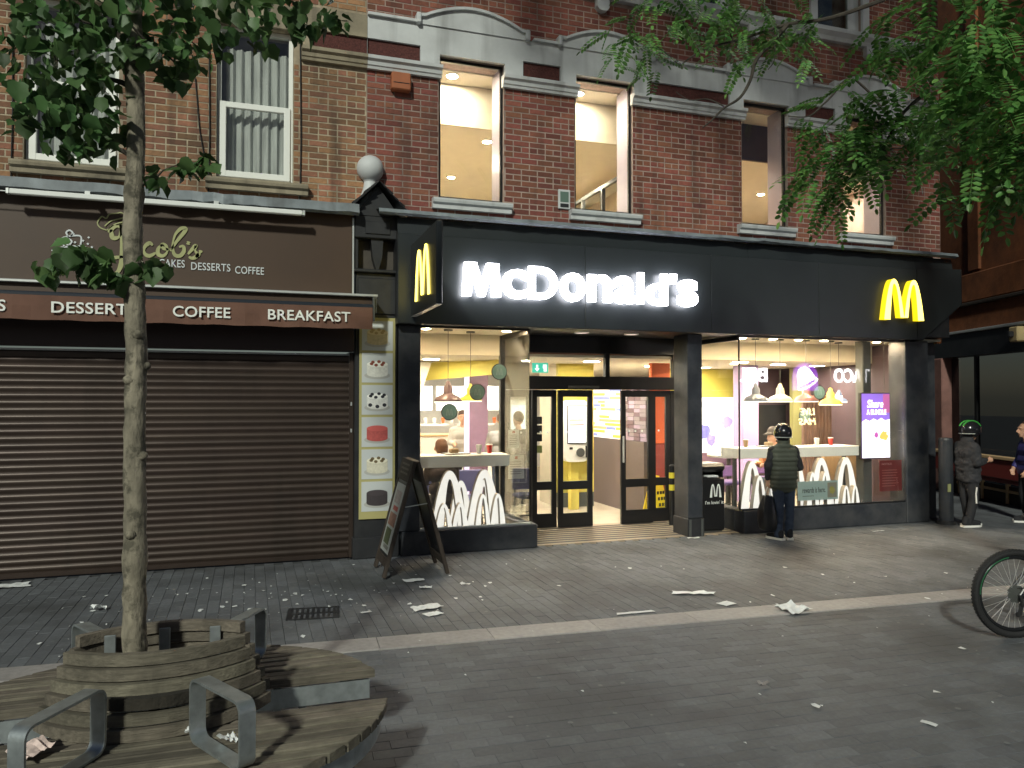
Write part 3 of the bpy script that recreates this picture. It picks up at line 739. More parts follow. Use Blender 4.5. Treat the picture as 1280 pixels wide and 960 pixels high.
for k in range(3):
    z = .2+k*.09; yy = -(.175-.14*z/.62)-.004
    for xx in (-.08,-.01,.05): mb = MB(); mb.box(xx,xx+.045,yy-.003,yy,z,z+.05); mb.build('print', m_blackm, ws)
yw = thing('kiosk_wall', 'yellow wall behind the order screen inside the entrance', 'wall panel', (4.75, 12.3, .035))
MB().bev(.28,.95,0,.1,.25,2.48,.005).build('panel', m_yellow, yw); MB().box(.281,.949,.002,.098,0,.249).build('skirting', m_greyp, yw)
MB().box(.28,.36,.101,.9,0,2.48).build('side_panel', m_cream, yw)
ks = thing('order_kiosk', 'white order kiosk with glowing touchscreen seen through the left door', 'kiosk', (5.2, 12.0, .035))
mb = MB(); pts = []
for k in range(28):
    t = 2*math.pi*k/28; pts.append((.235*math.copysign(abs(math.cos(t))**.35, math.cos(t)), 1.33+.52*math.copysign(abs(math.sin(t))**.35, math.sin(t))))
mb.prism(pts, -.09, .09); mb.build('body', m_whitel, ks)
mb = MB(); mb.box(-.17,.19,-.1,-.0905,1.12,1.76); mb.build('screen_bezel', m_frameB, ks)
scE = EM('screen_lit', (.85,.95,1.0), .36)
mb = MB(); mb.box(-.155,.175,-.104,-.1005,1.135,1.745); mb.build('screen', scE, ks)
for z, c in ((1.62,(.2,.6,.8)),(1.5,(.9,.5,.2)),(1.42,(.85,.25,.2)),(1.3,(.5,.7,.9))):
    mb = MB(); mb.box(-.13,.13,-.107,-.1045,z,z+.03); mb.build('screen_print', EM('screen_print', c, .3), ks)
MB().lathe([(.001,0),(.075,0),(.075,.02),(.001,.02)], 18, M=Matrix.Translation((.07,-.09,.97)) @ Matrix.Rotation(math.pi/2,4,'X'), cap=False).build('scanner', m_greyp, ks)
MB().bev(-.13,-.07,-.1,-.0905,1.02,1.06,.004).build('card_reader', m_frameB, ks); MB().bev(.16,.2,-.11,-.0905,.88,1.08,.006).build('receipt_slot', m_frameB, ks)
MB().bev(-.08,.08,-.02,.1,0,.83,.01).build('pedestal', m_yellow, ks)
k2 = thing('order_kiosk', 'second white order kiosk further inside behind the corner glass', 'kiosk', (4.62, 13.2, .035))
mb = MB(); mb.prism(pts, -.09, .09); mb.build('body', m_whitel, k2); MB().box(-.17,.19,-.104,-.0905,1.12,1.76).build('screen', scE, k2); MB().bev(-.08,.08,-.02,.1,0,.83,.01).build('pedestal', m_greyp, k2)
# exit sign
ex = thing('exit_sign', 'small green emergency exit sign hanging in the transom window', 'exit sign', (4.2, 11.0, 2.38))
MB().bev(-.13,.13,-.012,.012,-.075,.075,.004).build('panel', EM('exit_green', (.05,.5,.36), .32), ex)
e_w = EM('exit_white', (.9,1,.95), .5)
mb = MB(); mb.prism([(-.07,.045),(-.04,.045),(-.04,-.01),(-.015,-.01),(-.055,-.055),(-.095,-.01),(-.07,-.01)], -.016, -.0125); mb.build('arrow', e_w, ex)
mb = MB(); mb.box(.04,.1,-.016,-.0125,-.055,.05); mb.build('doorway', e_w, ex)
mb = MB(); mb.ribbon([(.03,.045),(.02,0),(.0,-.03),(.02,-.06)], .02, -.019, -.0165); mb.ribbon([(.02,0),(.045,-.02),(.04,-.055)], .018, -.019, -.0165); mb.build('figure', EM('exit_fig', (.05,.5,.4), .3), ex)
for sx in (-.1,.1): MB().tube([(sx,0,.075),(sx,0,.14)], .004, 6).build('hanger', m_alu, ex)
# columns and walls seen through the left window
cl = thing('column', 'mauve square column in the dining room behind the left window', 'column', (3.82, 13.2, .035)); MB().bev(-.17,.17,-.17,.17,0,2.48,.01).build('shaft', m_purple, cl); MB().box(-.176,-.171,-.16,.16,.0,2.47).build('lit_side', EM('lilac_lit_side', (.7,.6,1), .28), cl)  # lit side of the column put in as a glowing sheet
slp = thing('sloped_panel', 'cream sloping panel in the upper left of the left window', 'wall panel', (0,0,0))
mb = MB(); mb.prism([(2.1,2.5),(2.78,2.5),(2.42,1.45),(2.1,1.45)], 12.2, 12.4); mb.build('panel', m_cream, slp)
gb = thing('green_bulkhead', 'olive yellow slanted ceiling bulkhead in the left window', 'bulkhead', (0,0,0))
a0, a1 = V((2.75,12.6)), V((3.75,11.2)); 
mb = MB(); mb.add([(a0.x,a0.y,2.21),(a1.x,a1.y,2.30),(a1.x,a1.y,2.51),(a0.x,a0.y,2.51),(a0.x,a0.y+.2,2.21),(a1.x,a1.y+.2,2.30),(a1.x,a1.y+.2,2.51),(a0.x,a0.y+.2,2.51)], [(0,1,2,3),(4,5,6,7),(0,1,5,4),(3,2,6,7),(0,3,7,4),(1,2,6,5)]); mb.build('panel', m_yellow, gb)
kc = thing('kitchen_counter', 'bright white kitchen counter with lit menu screens behind the left window', 'counter', (3.6, 16.5, .035))
MB().bev(-1.6,2.6,0,.7,0,1.05,.02).build('cabinet', m_whitel, kc); MB().bev(-1.62,2.62,-.04,.72,1.051,1.09,.01).build('worktop', m_birch, kc)
for k in range(4):
    MB().bev(-1.5+k*.9,-1.5+k*.9+.8,.1,.16,1.62,2.15,.01).build('menu_screen', EM('menu_screen', (1,.97,.92), 1.2), kc)
for k in range(3): MB().box(-1.2+k*1.1,-1.2+k*1.1+.9,1.0,1.3,1.25,1.29).build('shelf', m_whitel, kc)
rr = random.Random(11)
for k in range(16): 
    x = -1.2+k*.21; MB().lathe([(.03,0),(.045,.12),(.04,.13)], 10, (x, 1.12, 1.3)).build('cup', m_whitel if k % 3 else m_orange, kc)
MB().bev(-.9,-.2,1.0,1.5,1.32,2.2,.02).build('drinks_machine', EM('machine', (1,1,1), .3), kc)
# right-hand room
yr = thing('yellow_wall', 'plain yellow wall in the back left of the right window', 'wall panel', (0, 13.6, .035)); MB().box(7.9,10.2,0,.1,1.9,2.48).build('panel', m_yellow, yr)
pw = thing('photo_wall', 'glowing white photo wall with purple and yellow splashes behind the bin', 'wall panel', (0, 13.3, .035))
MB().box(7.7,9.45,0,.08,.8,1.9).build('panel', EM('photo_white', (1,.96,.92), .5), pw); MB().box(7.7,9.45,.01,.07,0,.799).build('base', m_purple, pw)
rr = random.Random(5)
def blob_poly(cx, cz, r, rnd, n=14): return [(cx+r*(.7+.5*rnd.random())*math.cos(2*math.pi*k/n), cz+r*(.7+.5*rnd.random())*math.sin(2*math.pi*k/n)) for k in range(n)]
for cx, cz, r, c in ((8.55,1.2,.16,(.2,.2,.6)),(8.72,1.05,.12,(.3,.25,.7)),(8.3,1.35,.1,(.35,.3,.3)),(8.0,1.3,.2,(.9,.85,.1)),(8.5,1.75,.07,(.5,.5,.5)),(8.15,.95,.14,(.3,.3,.65)),(9.1,1.4,.12,(.5,.4,.8))):
    mb = MB(); mb.prism(blob_poly(cx, cz, r, rr), -.008-rr.random()*.01, -.001); mb.build('splash', EM('splash', c, .22), pw)
c2 = thing('column', 'lilac square column left of the pendant lamps in the right window', 'column', (8.62, 12.0, .035)); MB().bev(-.17,.17,-.15,.15,0,2.48,.01).build('shaft', m_lil2, c2)
ys = thing('yellow_strip', 'narrow yellow wall strip beside the lilac column', 'wall panel', (8.98, 12.5, .035)); MB().bev(-.06,.08,0,.08,0,2.48,.01).build('strip', m_yellow, ys)
pwl = thing('plum_wall', 'dark plum wall behind the pendant lamps', 'wall panel', (0, 12.9, .035)); MB().box(9.1,10.32,0,.1,0,2.47).build('panel', m_plum, pwl)
MB().box(9.55,10.2,-.02,-.001,.5,1.75).build('mirror_panel', M('dark_mirror', (.03,.03,.032), .12), pwl)
sc = thing('slatted_screen', 'brown slatted partition right of the pendant lamps', 'partition', (9.35, 10.95, .035))
for k in range(9): MB().bev(-.32+k*.07,-.32+k*.07+.045,0,.05,0,1.88,.005).build('slat', M('slat_wood', (.17,.10,.07), .5, var=.2), sc)
MB().bev(-.34,.33,-.01,.06,1.881,1.93,.006).build('rail', m_birch, sc)
olv = thing('olive_wall', 'dull olive wall behind the window screen', 'wall panel', (0, 12.45, .035)); MB().box(9.95,10.32,-.1,0,0,2.47).build('panel', M('olive', (.28,.26,.10), .7), olv)
wl = thing('birch_partition', 'pale birch low partition under the window screen', 'partition', (9.25, 10.2, .035)); MB().bev(-.45,.33,0,.05,0,1.0,.006).build('panel', m_birch, wl); MB().bev(-.46,.34,-.01,.06,1.001,1.03,.006).build('cap', m_whitel, wl)
pk = thing('wall_fin', 'dusty pink wall edge beside the end pillar', 'wall panel', (10.0, 10.0, .035)); MB().bev(0,.1,0,.4,0,2.76,.006).build('panel', m_plum, pk)

# ceiling lights
LIGHTS = [(2.6,11.45,'round white ceiling light at the top left of the left window'),(7.62,10.75,'round white ceiling light left of the pair in the right window'),(8.75,11.25,'round white ceiling light right of the pair in the right window'),
 (4.06,11.73,'round white ceiling light seen through the corner glass'),(4.75,14.2,'round ceiling light deeper behind the corner glass'),(2.7,14.2,'ceiling light above the kitchen queue'),(4.9,16.6,'far ceiling light over the kitchen counter'),
 (3.0,17.4,'far left ceiling light over the kitchen counter'),(7.0,12.6,'ceiling light behind the free pillar'),(8.3,12.9,'small ceiling light over the photo wall'),(9.8,11.5,'ceiling light above the slatted partition'),(6.9,15.2,'far ceiling light behind the orange panel'),(5.2,11.3,'ceiling light just inside the sliding doors')]
for x, y, l in LIGHTS: disc_light('ceiling_light', l, x, y, 2.52, .13, m_lampE, 'dining room ceiling lights')
for x, l in ((2.12,'added spot at the left end over the left window display'),(3.2,'added spot at the right end over the left window display'),(6.85,'added spot at the left end over the right window display'),(7.40,'second added spot from the bin over the right window display'),(7.86,'third added spot from the bin over the right window display'),(8.33,'fourth added spot from the bin over the right window display'),(9.35,'added spot over the advertising screen')):
    disc_light('added_spot', l, x, 9.62, 2.81, .06, m_winE, 'added window spots')  # spots added behind the glass to spill light onto the pavement
# pendants
def pendant(x, y, z, mat, label, s=1.0):
    o = thing('pendant_lamp', label, 'pendant lamp', (x, y, z), 0, 'pendant lamps')
    pr = [(.185,0),(.183,.012),(.15,.06),(.075,.095),(.062,.11),(.058,.19),(.035,.215),(.03,.25),(.012,.27)]
    mb = MB(); mb.lathe([(r*s, zz*s) for r, zz in pr], 24, cap=False); autosmooth(mb.build('shade', mat, o), 40)
    mb = MB(); mb.lathe([(.186*s,-.014),(.178*s,-.014),(.176*s,.002),(.186*s,.002)], 24, cap=False); mb.build('rim', EM('rim_glow', (1,.93,.82), .5), o)
    mb = MB(); mb.lathe([(.001,.03),(.05,.05),(.05,.09),(.001,.1)], 12, cap=False); mb.build('bulb', EM('bulb', (1,.88,.7), 8), o)
    MB().tube([(0,0,.27*s),(0,0,2.81-z)], .004, 6).build('cable', m_greyp, o)
    MB().lathe([(.001,2.79-z),(.06,2.79-z),(.06,2.809-z),(.001,2.809-z)], 14, cap=False).build('ceiling_rose', m_greyp, o)
pendant(2.44,9.75,1.87,M('lamp_brown',(.14,.09,.10),.35),'brown metal pendant lamp in the left display window')
pendant(2.80,9.95,1.88,M('lamp_yellow',(.62,.55,.06),.35),'yellow pendant lamp half hidden by a round sticker in the left window',.85)
pendant(7.18,9.75,1.87,M('lamp_grey',(.09,.10,.125),.3),'dark grey pendant lamp leftmost in the right window')
pendant(7.62,9.75,1.87,M('lamp_beige',(.42,.38,.25),.4),'beige pendant lamp second from left in the right window')
pendant(8.10,9.75,1.87,M('lamp_redbrown',(.16,.07,.065),.35),'red brown pendant lamp under the reflected bell sign')
pendant(8.56,9.75,1.82,M('lamp_lemon',(.72,.55,.10),.35),'yellow pendant lamp in the right window',.95)
pendant(8.90,9.95,1.86,M('lamp_blue',(.25,.33,.55),.35),'small blue pendant lamp beside the slatted partition',.7)
# round stickers on the glass
for x, z, l in ((3.01,2.25,'upper right round green sticker on the left window glass'),(2.718,1.99,'middle round green sticker on the left window glass'),(2.355,1.74,'lower left round green sticker on the left window glass'),(7.737,1.653,'lower round green sticker on the right window glass behind the helmet'),(8.0,2.0,'upper round green sticker on the right window glass')):
    o = thing('window_sticker', l, 'sticker', (x, YG+.05, z), 0, 'round window stickers')
    MB().lathe([(.001,0),(.105,0),(.105,.008),(.001,.008)], 24, M=Matrix.Rotation(math.pi/2,4,'X'), cap=False).build('rim', m_greyp, o)
    MB().lathe([(.001,.0085),(.094,.0085),(.094,.0105),(.001,.0105)], 24, M=Matrix.Rotation(math.pi/2,4,'X'), cap=False).build('disc', M('sticker_green',(.40,.58,.47),.5), o)
    mb = arches(.09,.085,.018,-.015,-.0115); mb.v = [(q[0],q[1],q[2]-.045) for q in mb.v]; mb.build('print', M('sticker_pale',(.60,.74,.64),.5), o)
# window bars (shelves) and lit arches
def window_bar(name, label, x0, x1, y0, y1):
    o = thing(name, label, 'window counter', ((x0+x1)/2, (y0+y1)/2, .033)); h = (x1-x0)/2; d = (y1-y0)/2
    MB().bev(-h,h,-d,d,1.0,1.15,.006).build('worktop', m_whitel, o)
    for sx in (-h+.1, h-.1): MB().bev(sx-.025,sx+.025,-.0,.05,0,.999,.004).build('leg', m_greyp, o)
window_bar('window_counter', 'thick white counter across the left display window above the lit arches', 1.99, 3.21, 9.52, 9.95)
window_bar('window_counter', 'long thick white counter across the right display window above the lit arches', 6.72, 8.93, 9.52, 9.98)
m_red = M('cup_red', (.45,.03,.02), .5); m_kraft = M('kraft', (.36,.24,.13), .7)
for i, (x, y, c_, l) in enumerate(((2.85,9.72,m_whitel,'white paper cup on the left window counter'),(3.02,9.8,m_red,'red carton on the left window counter'),(7.0,9.75,m_kraft,'brown paper cup on the left part of the right window counter'),(8.25,9.7,m_whitel,'white paper cup right of the rider on the window counter'),(8.6,9.8,m_red,'red carton on the right part of the window counter'))):
    o = thing('paper_cup', l, 'cup', (x, y, 1.184)); MB().lathe([(.028,0),(.04,.11),(.038,.112)], 14, cap=False).build('cup', c_, o); MB().lathe([(.001,.121),(.036,.12),(.042,.113),(.042,.108)], 14, cap=False).build('lid', m_whitel, o)
for i, (x, y, l) in enumerate(((2.55,9.78,'brown food tray on the left window counter'),(7.45,9.78,'brown food tray on the right window counter'))):
    o = thing('food_tray', l, 'tray', (x, y, 1.184), .1); MB().bev(-.17,.17,-.12,.12,0,.012,.004).build('tray', m_wood2, o); MB().box(-.15,.15,-.1,.1,.0125,.014).build('liner', m_paper, o); MB().bev(-.08,.03,-.05,.05,.0145,.07,.012).build('burger_box', m_kraft, o)
def deco(label, x, y, w_, h, t, z=.3):
    o = thing('lit_arches', label, 'arch display', (x, y, z), 0, 'glowing arch displays')
    fr, sd = front_only(arches(w_, h, t, -.04, .04, tt=t*.7, p=2.1, mid=0, tin=.8), -.04)
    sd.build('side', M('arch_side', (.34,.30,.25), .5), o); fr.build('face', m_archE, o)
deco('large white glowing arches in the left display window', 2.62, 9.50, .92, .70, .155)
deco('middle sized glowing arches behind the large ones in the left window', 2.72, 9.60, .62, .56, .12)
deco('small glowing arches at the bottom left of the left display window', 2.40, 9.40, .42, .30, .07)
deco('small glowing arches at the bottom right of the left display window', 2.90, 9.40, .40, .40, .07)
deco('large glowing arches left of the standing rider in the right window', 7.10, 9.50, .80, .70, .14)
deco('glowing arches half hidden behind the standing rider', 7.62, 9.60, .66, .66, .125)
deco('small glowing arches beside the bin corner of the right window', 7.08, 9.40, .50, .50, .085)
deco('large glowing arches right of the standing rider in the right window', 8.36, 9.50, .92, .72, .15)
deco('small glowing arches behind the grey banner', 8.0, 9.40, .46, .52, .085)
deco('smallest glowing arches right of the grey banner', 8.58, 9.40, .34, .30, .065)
# chairs / stools
def stool(x, y, label, mat, seat=.66, h=.98, rz=0):
    o = thing('bar_stool', label, 'stool', (x, y, .034), rz, 'window stools')
    MB().bev(-.19,.19,-.19,.19,seat,seat+.06,.02).build('seat', mat, o)
    MB().bev(-.19,.19,-.2,-.16,seat+.1,h,.015).build('backrest', mat, o)
    for sx in (-1,1):
        MB().tube([(sx*.15,-.18,seat),(sx*.15,-.18,h-.08)], .012).build('back_post', m_greyp, o)
        for sy in (-1,1): MB().tube([(sx*.15,sy*.15,seat),(sx*.2,sy*.2,0)], .013).build('leg', m_greyp, o)
    MB().tube([(-.18,-.18,.22),(.18,-.18,.22),(.18,.18,.22),(-.18,.18,.22),(-.18,-.18,.22)], .008, 6).build('foot_ring', m_greyp, o)
m_blueS = M('blue_seat', (.14,.15,.34), .5); m_purS = M('purple_seat', (.26,.17,.42), .5)
stool(2.45,10.35,'blue backed stool left in the left window', m_blueS, .45, .86, math.pi); stool(2.98,10.45,'blue backed stool right in the left window', m_blueS, .45, .86, math.pi)
stool(7.05,10.25,'purple stool beside the round table in the right window', m_purS, .55, .82, math.pi); stool(7.9,10.5,'purple stool behind the standing rider', m_purS, .55, .82, math.pi)
def round_table(x, y, label):
    o = thing('round_table', label, 'table', (x, y, .034)); MB().lathe([(.001,.93),(.33,.93),(.34,.95),(.34,.965),(.33,.975),(.001,.975)], 28, cap=False).build('top', m_whitel, o)
    MB().tube([(0,0,0),(0,0,.93)], .035, 12).build('stem', m_greyp, o); MB().lathe([(.001,0),(.24,0),(.24,.015),(.05,.03),(.001,.03)], 20, cap=False).build('foot', m_greyp, o)
round_table(7.35, 10.7, 'round white table between the bin and the lit arches')
# digital screen, notice, banner, sheets
ds = thing('digital_screen', 'bright purple advertising screen hanging in the right window', 'screen', (9.17, 9.5, 1.49))
MB().bev(-.285,.285,-.03,.03,-.51,.51,.006).build('case', m_frameB, ds)
MB().box(-.27,.27,-.034,-.0305,-.495,.495).build('screen', EM('screen_purple', (.30,.16,.72), .33), ds)
MB().box(-.268,.268,-.037,-.0345,-.493,.06).build('drink_picture', EM('screen_pale', (.95,.93,1), .6), ds)
mb = MB(); mb.prism([(-.268,.06),(-.2,.1),(-.12,.07),(-.05,.11),(.03,.08),(.1,.12),(.18,.08),(.268,.1),(.268,.06)], -.037, -.0345); mb.build('foam', EM('screen_pale2', (.95,.93,1), .6), ds)
mb = MB(); mb.prism(blob_poly(.15,-.16,.08,random.Random(2)), -.041, -.0375); mb.build('picture', EM('screen_or', (1,.45,.1), .4), ds)
mb = MB(); mb.prism(blob_poly(.0,-.14,.045,random.Random(4)), -.041, -.0375); mb.build('picture', EM('screen_pu', (.5,.1,.4), .3), ds)
MB().box(.14,.268,-.037,-.0345,.2,.49).build('picture', EM('screen_pk', (.6,.15,.4), .25), ds)
e_t = EM('screen_text', (1,1,1), .8)
text_part('text', 'Share', -.17, .14, .28, .40, -.037, e_t, ds, depth=.003, offset=.01, shear=.2)
text_part('text', 'A BUNDLE', -.18, .2, .17, .25, -.037, e_t, ds, depth=.003, offset=.01)
for sx in (-.2,.2): MB().tube([(sx,0,.51),(sx,0,1.3)], .004, 6).build('hanger', m_greyp, ds)
nc = thing('notice', 'dark red notice sheet on the glass below the screen', 'notice', (9.30, YG+.016, .73)); MB().box(-.215,.215,0,.004,-.235,.235).build('sheet', M('notice_red', (.15,.02,.02), .6), nc)
text_part('text', 'NOTICE', -.17, .02, .165, .195, -.0005, M('notice_text',(.4,.2,.2),.6), nc, depth=.002)
for k in range(7): MB().box(-.17,.12+.05*math.sin(k*3),-.0025,-.0005,.08-k*.04,.09-k*.04).build('print', M('notice_ink',(.32,.10,.09),.6), nc)
bn = thing('banner', 'pale grey green banner with burger picture across the lit arches', 'banner', (7.94, YG+.016, .555)); MB().box(-.36,.36,0,.004,-.14,.14).build('sheet', M('banner_grey', (.30,.38,.37), .6), bn)
text_part('text', 'rewards is here.', -.28, .13, -.03, .05, -.0005, M('banner_ink',(.03,.04,.04),.6), bn, depth=.002, offset=.008)
MB().box(-.28,-.08,-.0025,-.0005,-.08,-.072).build('print', m_greyp, bn); MB().box(.17,.335,-.0025,-.0005,-.11,.11).build('picture', M('pic_bg',(.22,.2,.16),.6), bn)
mb = MB(); mb.prism(blob_poly(.25,0,.06,random.Random(8)), -.005, -.003); mb.build('picture', M('burger',(.30,.26,.06),.6), bn)
for i, (x, z, w_, h, l) in enumerate(((3.62,.93,.24,.34,'white notice sheet on the left side light with a small red logo'),(3.58,1.33,.16,.26,'cream notice sheet on the left side light'))):
    o = thing('notice', l, 'notice', (x, YD-.005, z)); MB().box(-w_/2,w_/2,0,.004,-h/2,h/2).build('sheet', m_paper, o)
    for k in range(6): MB().box(-w_*.4,w_*.3,-.0025,-.0005,h*.2-k*h*.1,h*.2-k*h*.1+.008).build('print', m_greyp, o)
    MB().box(-.02,.02,-.0025,-.0005,h*.33,h*.45).build('logo', M('logo_red',(.5,.05,.03),.6), o)
ln = thing('leaflet_stand', 'dark stand with small green and black signs inside the left side light', 'stand', (4.05, 10.75, .035))
for k, (z, c) in enumerate(((1.55,m_frameB),(1.42,m_frameB),(1.29,m_frameB),(1.12,M('green_card',(.25,.30,.10),.6)))): MB().bev(-.08,.08,-.015,.015,z-.055,z+.055,.004).build('card', c, ln)
MB().tube([(0,.03,0),(0,.03,1.65)], .015).build('post', m_yellow, ln); MB().bev(-.1,.1,-.1,.1,0,.02,.004).build('foot', m_greyp, ln)
# bollard in the doorway and bin
bo = thing('bollard', 'short black bollard with two yellow bands by the right door', 'bollard', (5.98, 10.15, .02))
MB().tube([(0,0,0),(0,0,.66)], .042, 16).build('post', m_frameB, bo); MB().lathe([(.042,.66),(.042,.88),(.03,.9),(.001,.905)], 16, cap=False).build('top', m_frameB, bo)
for z in (.52,.7): MB().lathe([(.0425,z),(.0445,z),(.0445,z+.085),(.0425,z+.085)], 16, cap=False).build('band', M('band_yellow',(.65,.55,.04),.5), bo)
bi = thing('litter_bin', 'black litter bin with white arch print beside the free pillar', 'bin', (6.24, 9.66, .004))
MB().bev(-.2,.2,-.2,.2,.03,.78,.02).build('body', m_frameB, bi); MB().bev(-.215,.215,-.215,.215,.86,.98,.04).build('lid', m_frameB, bi)
for sx in (-.18,.16): MB().box(sx,sx+.02,-.18,.18,.781,.859).build('lid_support', m_frameB, bi)
MB().box(-.16,.16,.1,.12,.781,.859).build('flap', m_greyp, bi); MB().bev(-.08,.1,-.19,-.05,.782,.81,.008).build('tray', m_paper, bi)
mb = arches(.19,.19,.035,-.206,-.2005); mb.v = [(q[0]+.04,q[1],q[2]+.5) for q in mb.v]; mb.build('print', m_wtext, bi)
for mb in islands(fit_text("I'm lovin' it", -.13, .17, .405, .455, -.201, depth=.003)): mb.build('letter', m_wtext, bi)
MB().bev(-.17,.17,-.17,.17,0,.029,.005).build('foot', m_greyp, bi)

# ------------------------------------------------------------------ bakery building
bb = thing('bakery_building', 'brown brick building with white sash windows and net curtains above the bakery', 'building')
JW = [(-2.33,-1.41),(-.39,.47),(-4.3,-3.4)]; JZ0, JZ1 = 4.46, 6.3
opsJ = [(a, b, JZ0, JZ1, True) for a, b in JW]+[(a-.12, b+.12, JZ1, JZ1+.3, False) for a, b in JW]+[(.5,XS,5.97,6.64,False)]
brick_wall(bb, -5.2, XS-.002, 4.05, 9.35, YB+.003, opsJ, m_brickJ, m_mortJ)
for i, (a, b) in enumerate(JW):
    y = YB+.09
    o = MB(); f = .05
    o.box(a+.003,a+f,y,y+.07,JZ0+.01,JZ1-.003); o.box(b-f,b-.003,y,y+.07,JZ0+.01,JZ1-.003); o.box(a+f,b-f,y,y+.07,JZ0+.01,JZ0+.05); o.box(a+f,b-f,y,y+.07,JZ1-.05,JZ1-.003)
    wn = o.build('window', m_upvc, bb)
    o = MB(); z0, z1, q = JZ0+.05, 5.4, .075; y2 = y-.025
    o.bev(a+.03,a+.03+q,y2,y2+.05,z0,z1,.006); o.bev(b-.03-q,b-.03,y2,y2+.05,z0,z1,.006); o.bev(a+.03+q-.01,b-.03-q+.01,y2+.002,y2+.048,z0,z0+q,.006); o.bev(a+.03+q-.01,b-.03-q+.01,y2+.002,y2+.048,z1-.07,z1,.006)
    o.build('lower_sash', m_upvc, wn)
    MB().box(a+.1,b-.1,y2+.02,y2+.026,z0+q-.01,z1-.065).build('pane', m_glass, wn)
    MB().box(a+f,b-f,y+.04,y+.046,5.35,JZ1-.05).build('pane', m_glass, wn)
    # curtain
    mb = MB(); n = 70; y3 = y+.16
    def cy(t, k=i): return y3+.022*math.sin(t*46+k)+.012*math.sin(t*91+2*k)
    for k in range(n):
        t0, t1 = k/n, (k+1)/n; x0_, x1_ = a+.1+(b-a-.12)*t0, a+.1+(b-a-.12)*t1
        mb.quad((x0_,cy(t0),JZ0+.06),(x1_,cy(t1),JZ0+.06),(x1_,cy(t1),JZ1-.2),(x0_,cy(t0),JZ1-.2))
    mb.build('net_curtain', m_net, wn, smooth=True)
    mb = MB(); mb.box(a-.2,b+.2,YB+1.2,YB+1.25,JZ0-.3,JZ1+.2); mb.box(a-.2,b+.2,YB+.36,YB+1.2,JZ0-.35,JZ0-.3); mb.box(a-.25,a-.2,YB+.36,YB+1.2,JZ0-.3,JZ1+.2); mb.box(b+.2,b+.25,YB+.36,YB+1.2,JZ0-.3,JZ1+.2); mb.box(a-.2,b+.2,YB+.36,YB+1.2,JZ1+.2,JZ1+.25); mb.build('room', m_room, wn)
    sill(wn, a-.02, b+.08, m_stone, JZ0)
    mb = MB(); mb.bev(a-.12,b+.12,YB-.03,YB+.02,JZ1+.002,JZ1+.3,.01); mb.build('lintel', m_stone, bb)
mb = MB(); mb.prism([(YB+.01,5.97),(YB-.05,5.97),(YB-.06,6.0),(YB-.075,6.01),(YB-.085,6.05),(YB-.12,6.075),(YB-.125,6.115),(YB+.01,6.125)], .56, XS-.002, 'x'); mb.build('cornice', m_stone, bb)
mb = MB(); mb.box(.6,.69,YB-.055,YB+.02,6.126,6.62); mb.box(.69,XS-.003,YB-.055,YB+.02,6.346,6.62); mb.build('band', m_stone, bb)
mb = MB(); mb.box(.692,XS-.004,YB-.02,YB+.01,6.127,6.344); mb.build('brick_panel', m_terra, bb)
fl = MB(); n = 60; rows = []
for i in range(n+1):
    xx = -5.2+(1.2+5.2)*i/n; j = .03*noise.noise(V((xx*2.3, 9, 0)))+.022*noise.noise(V((xx*9, 3, 0)))
    rows.append([(xx,YB+.03,4.27+j*.5),(xx,YB-.12,4.23+j),(xx,9.08+j,4.185+j*.7),(xx,9.05+j,4.075+j*1.2),(xx,9.12,4.06)])
for i in range(n):
    for k in range(4): fl.quad(rows[i][k], rows[i+1][k], rows[i+1][k+1], rows[i][k+1])
fl.build('flashing', m_lead, bb)
for x in (-2.44,-.47,.55): MB().tube([(x,YB-.012,4.25),(x+.01,YB-.012,5.0),(x-.008,YB-.012,6.4),(x,YB-.012,7.5)], .008, 6).build('cable', m_rubber, bb)
MB().tube([(-.62,YB-.012,5.6),(-.57,YB-.02,5.0),(-.5,YB-.02,4.6),(-.47,YB-.02,4.4)], .006, 6).build('cable', m_rubber, bb)
# bakery sign
YJ = 9.25
js = thing('bakery_sign', 'dark brown bakery sign board with pale green script lettering', 'sign')
MB().bev(-5.2,1.14,YJ,YJ+.06,3.13,4.09,.006).build('board', m_brown, js)
MB().box(1.141,1.16,YJ-.01,YJ+.06,3.13,4.06).build('edge_trim', m_alu, js)
def bez(pts, n=8):
    """catmull-rom through points"""
    P_ = [pts[0]]+list(pts)+[pts[-1]]; out = []
    for i in range(1, len(P_)-2):
        for k in range(n):
            t = k/n; p0, p1, p2, p3 = P_[i-1], P_[i], P_[i+1], P_[i+2]
            out.append(tuple(.5*((2*p1[d])+(-p0[d]+p2[d])*t+(2*p0[d]-5*p1[d]+4*p2[d]-p3[d])*t*t+(-p0[d]+3*p1[d]-3*p2[d]+p3[d])*t**3) for d in (0,1)))
    out.append(tuple(pts[-1])); return out
def pxs(l): 
    r = []
    for u, v in l:
        q = at(u, v, YJ); r.append((q.x, q.z))
    return r
def cal(lo, hi, k=1): return lambda t: lo+(hi-lo)*abs(math.sin(math.pi*t*k))
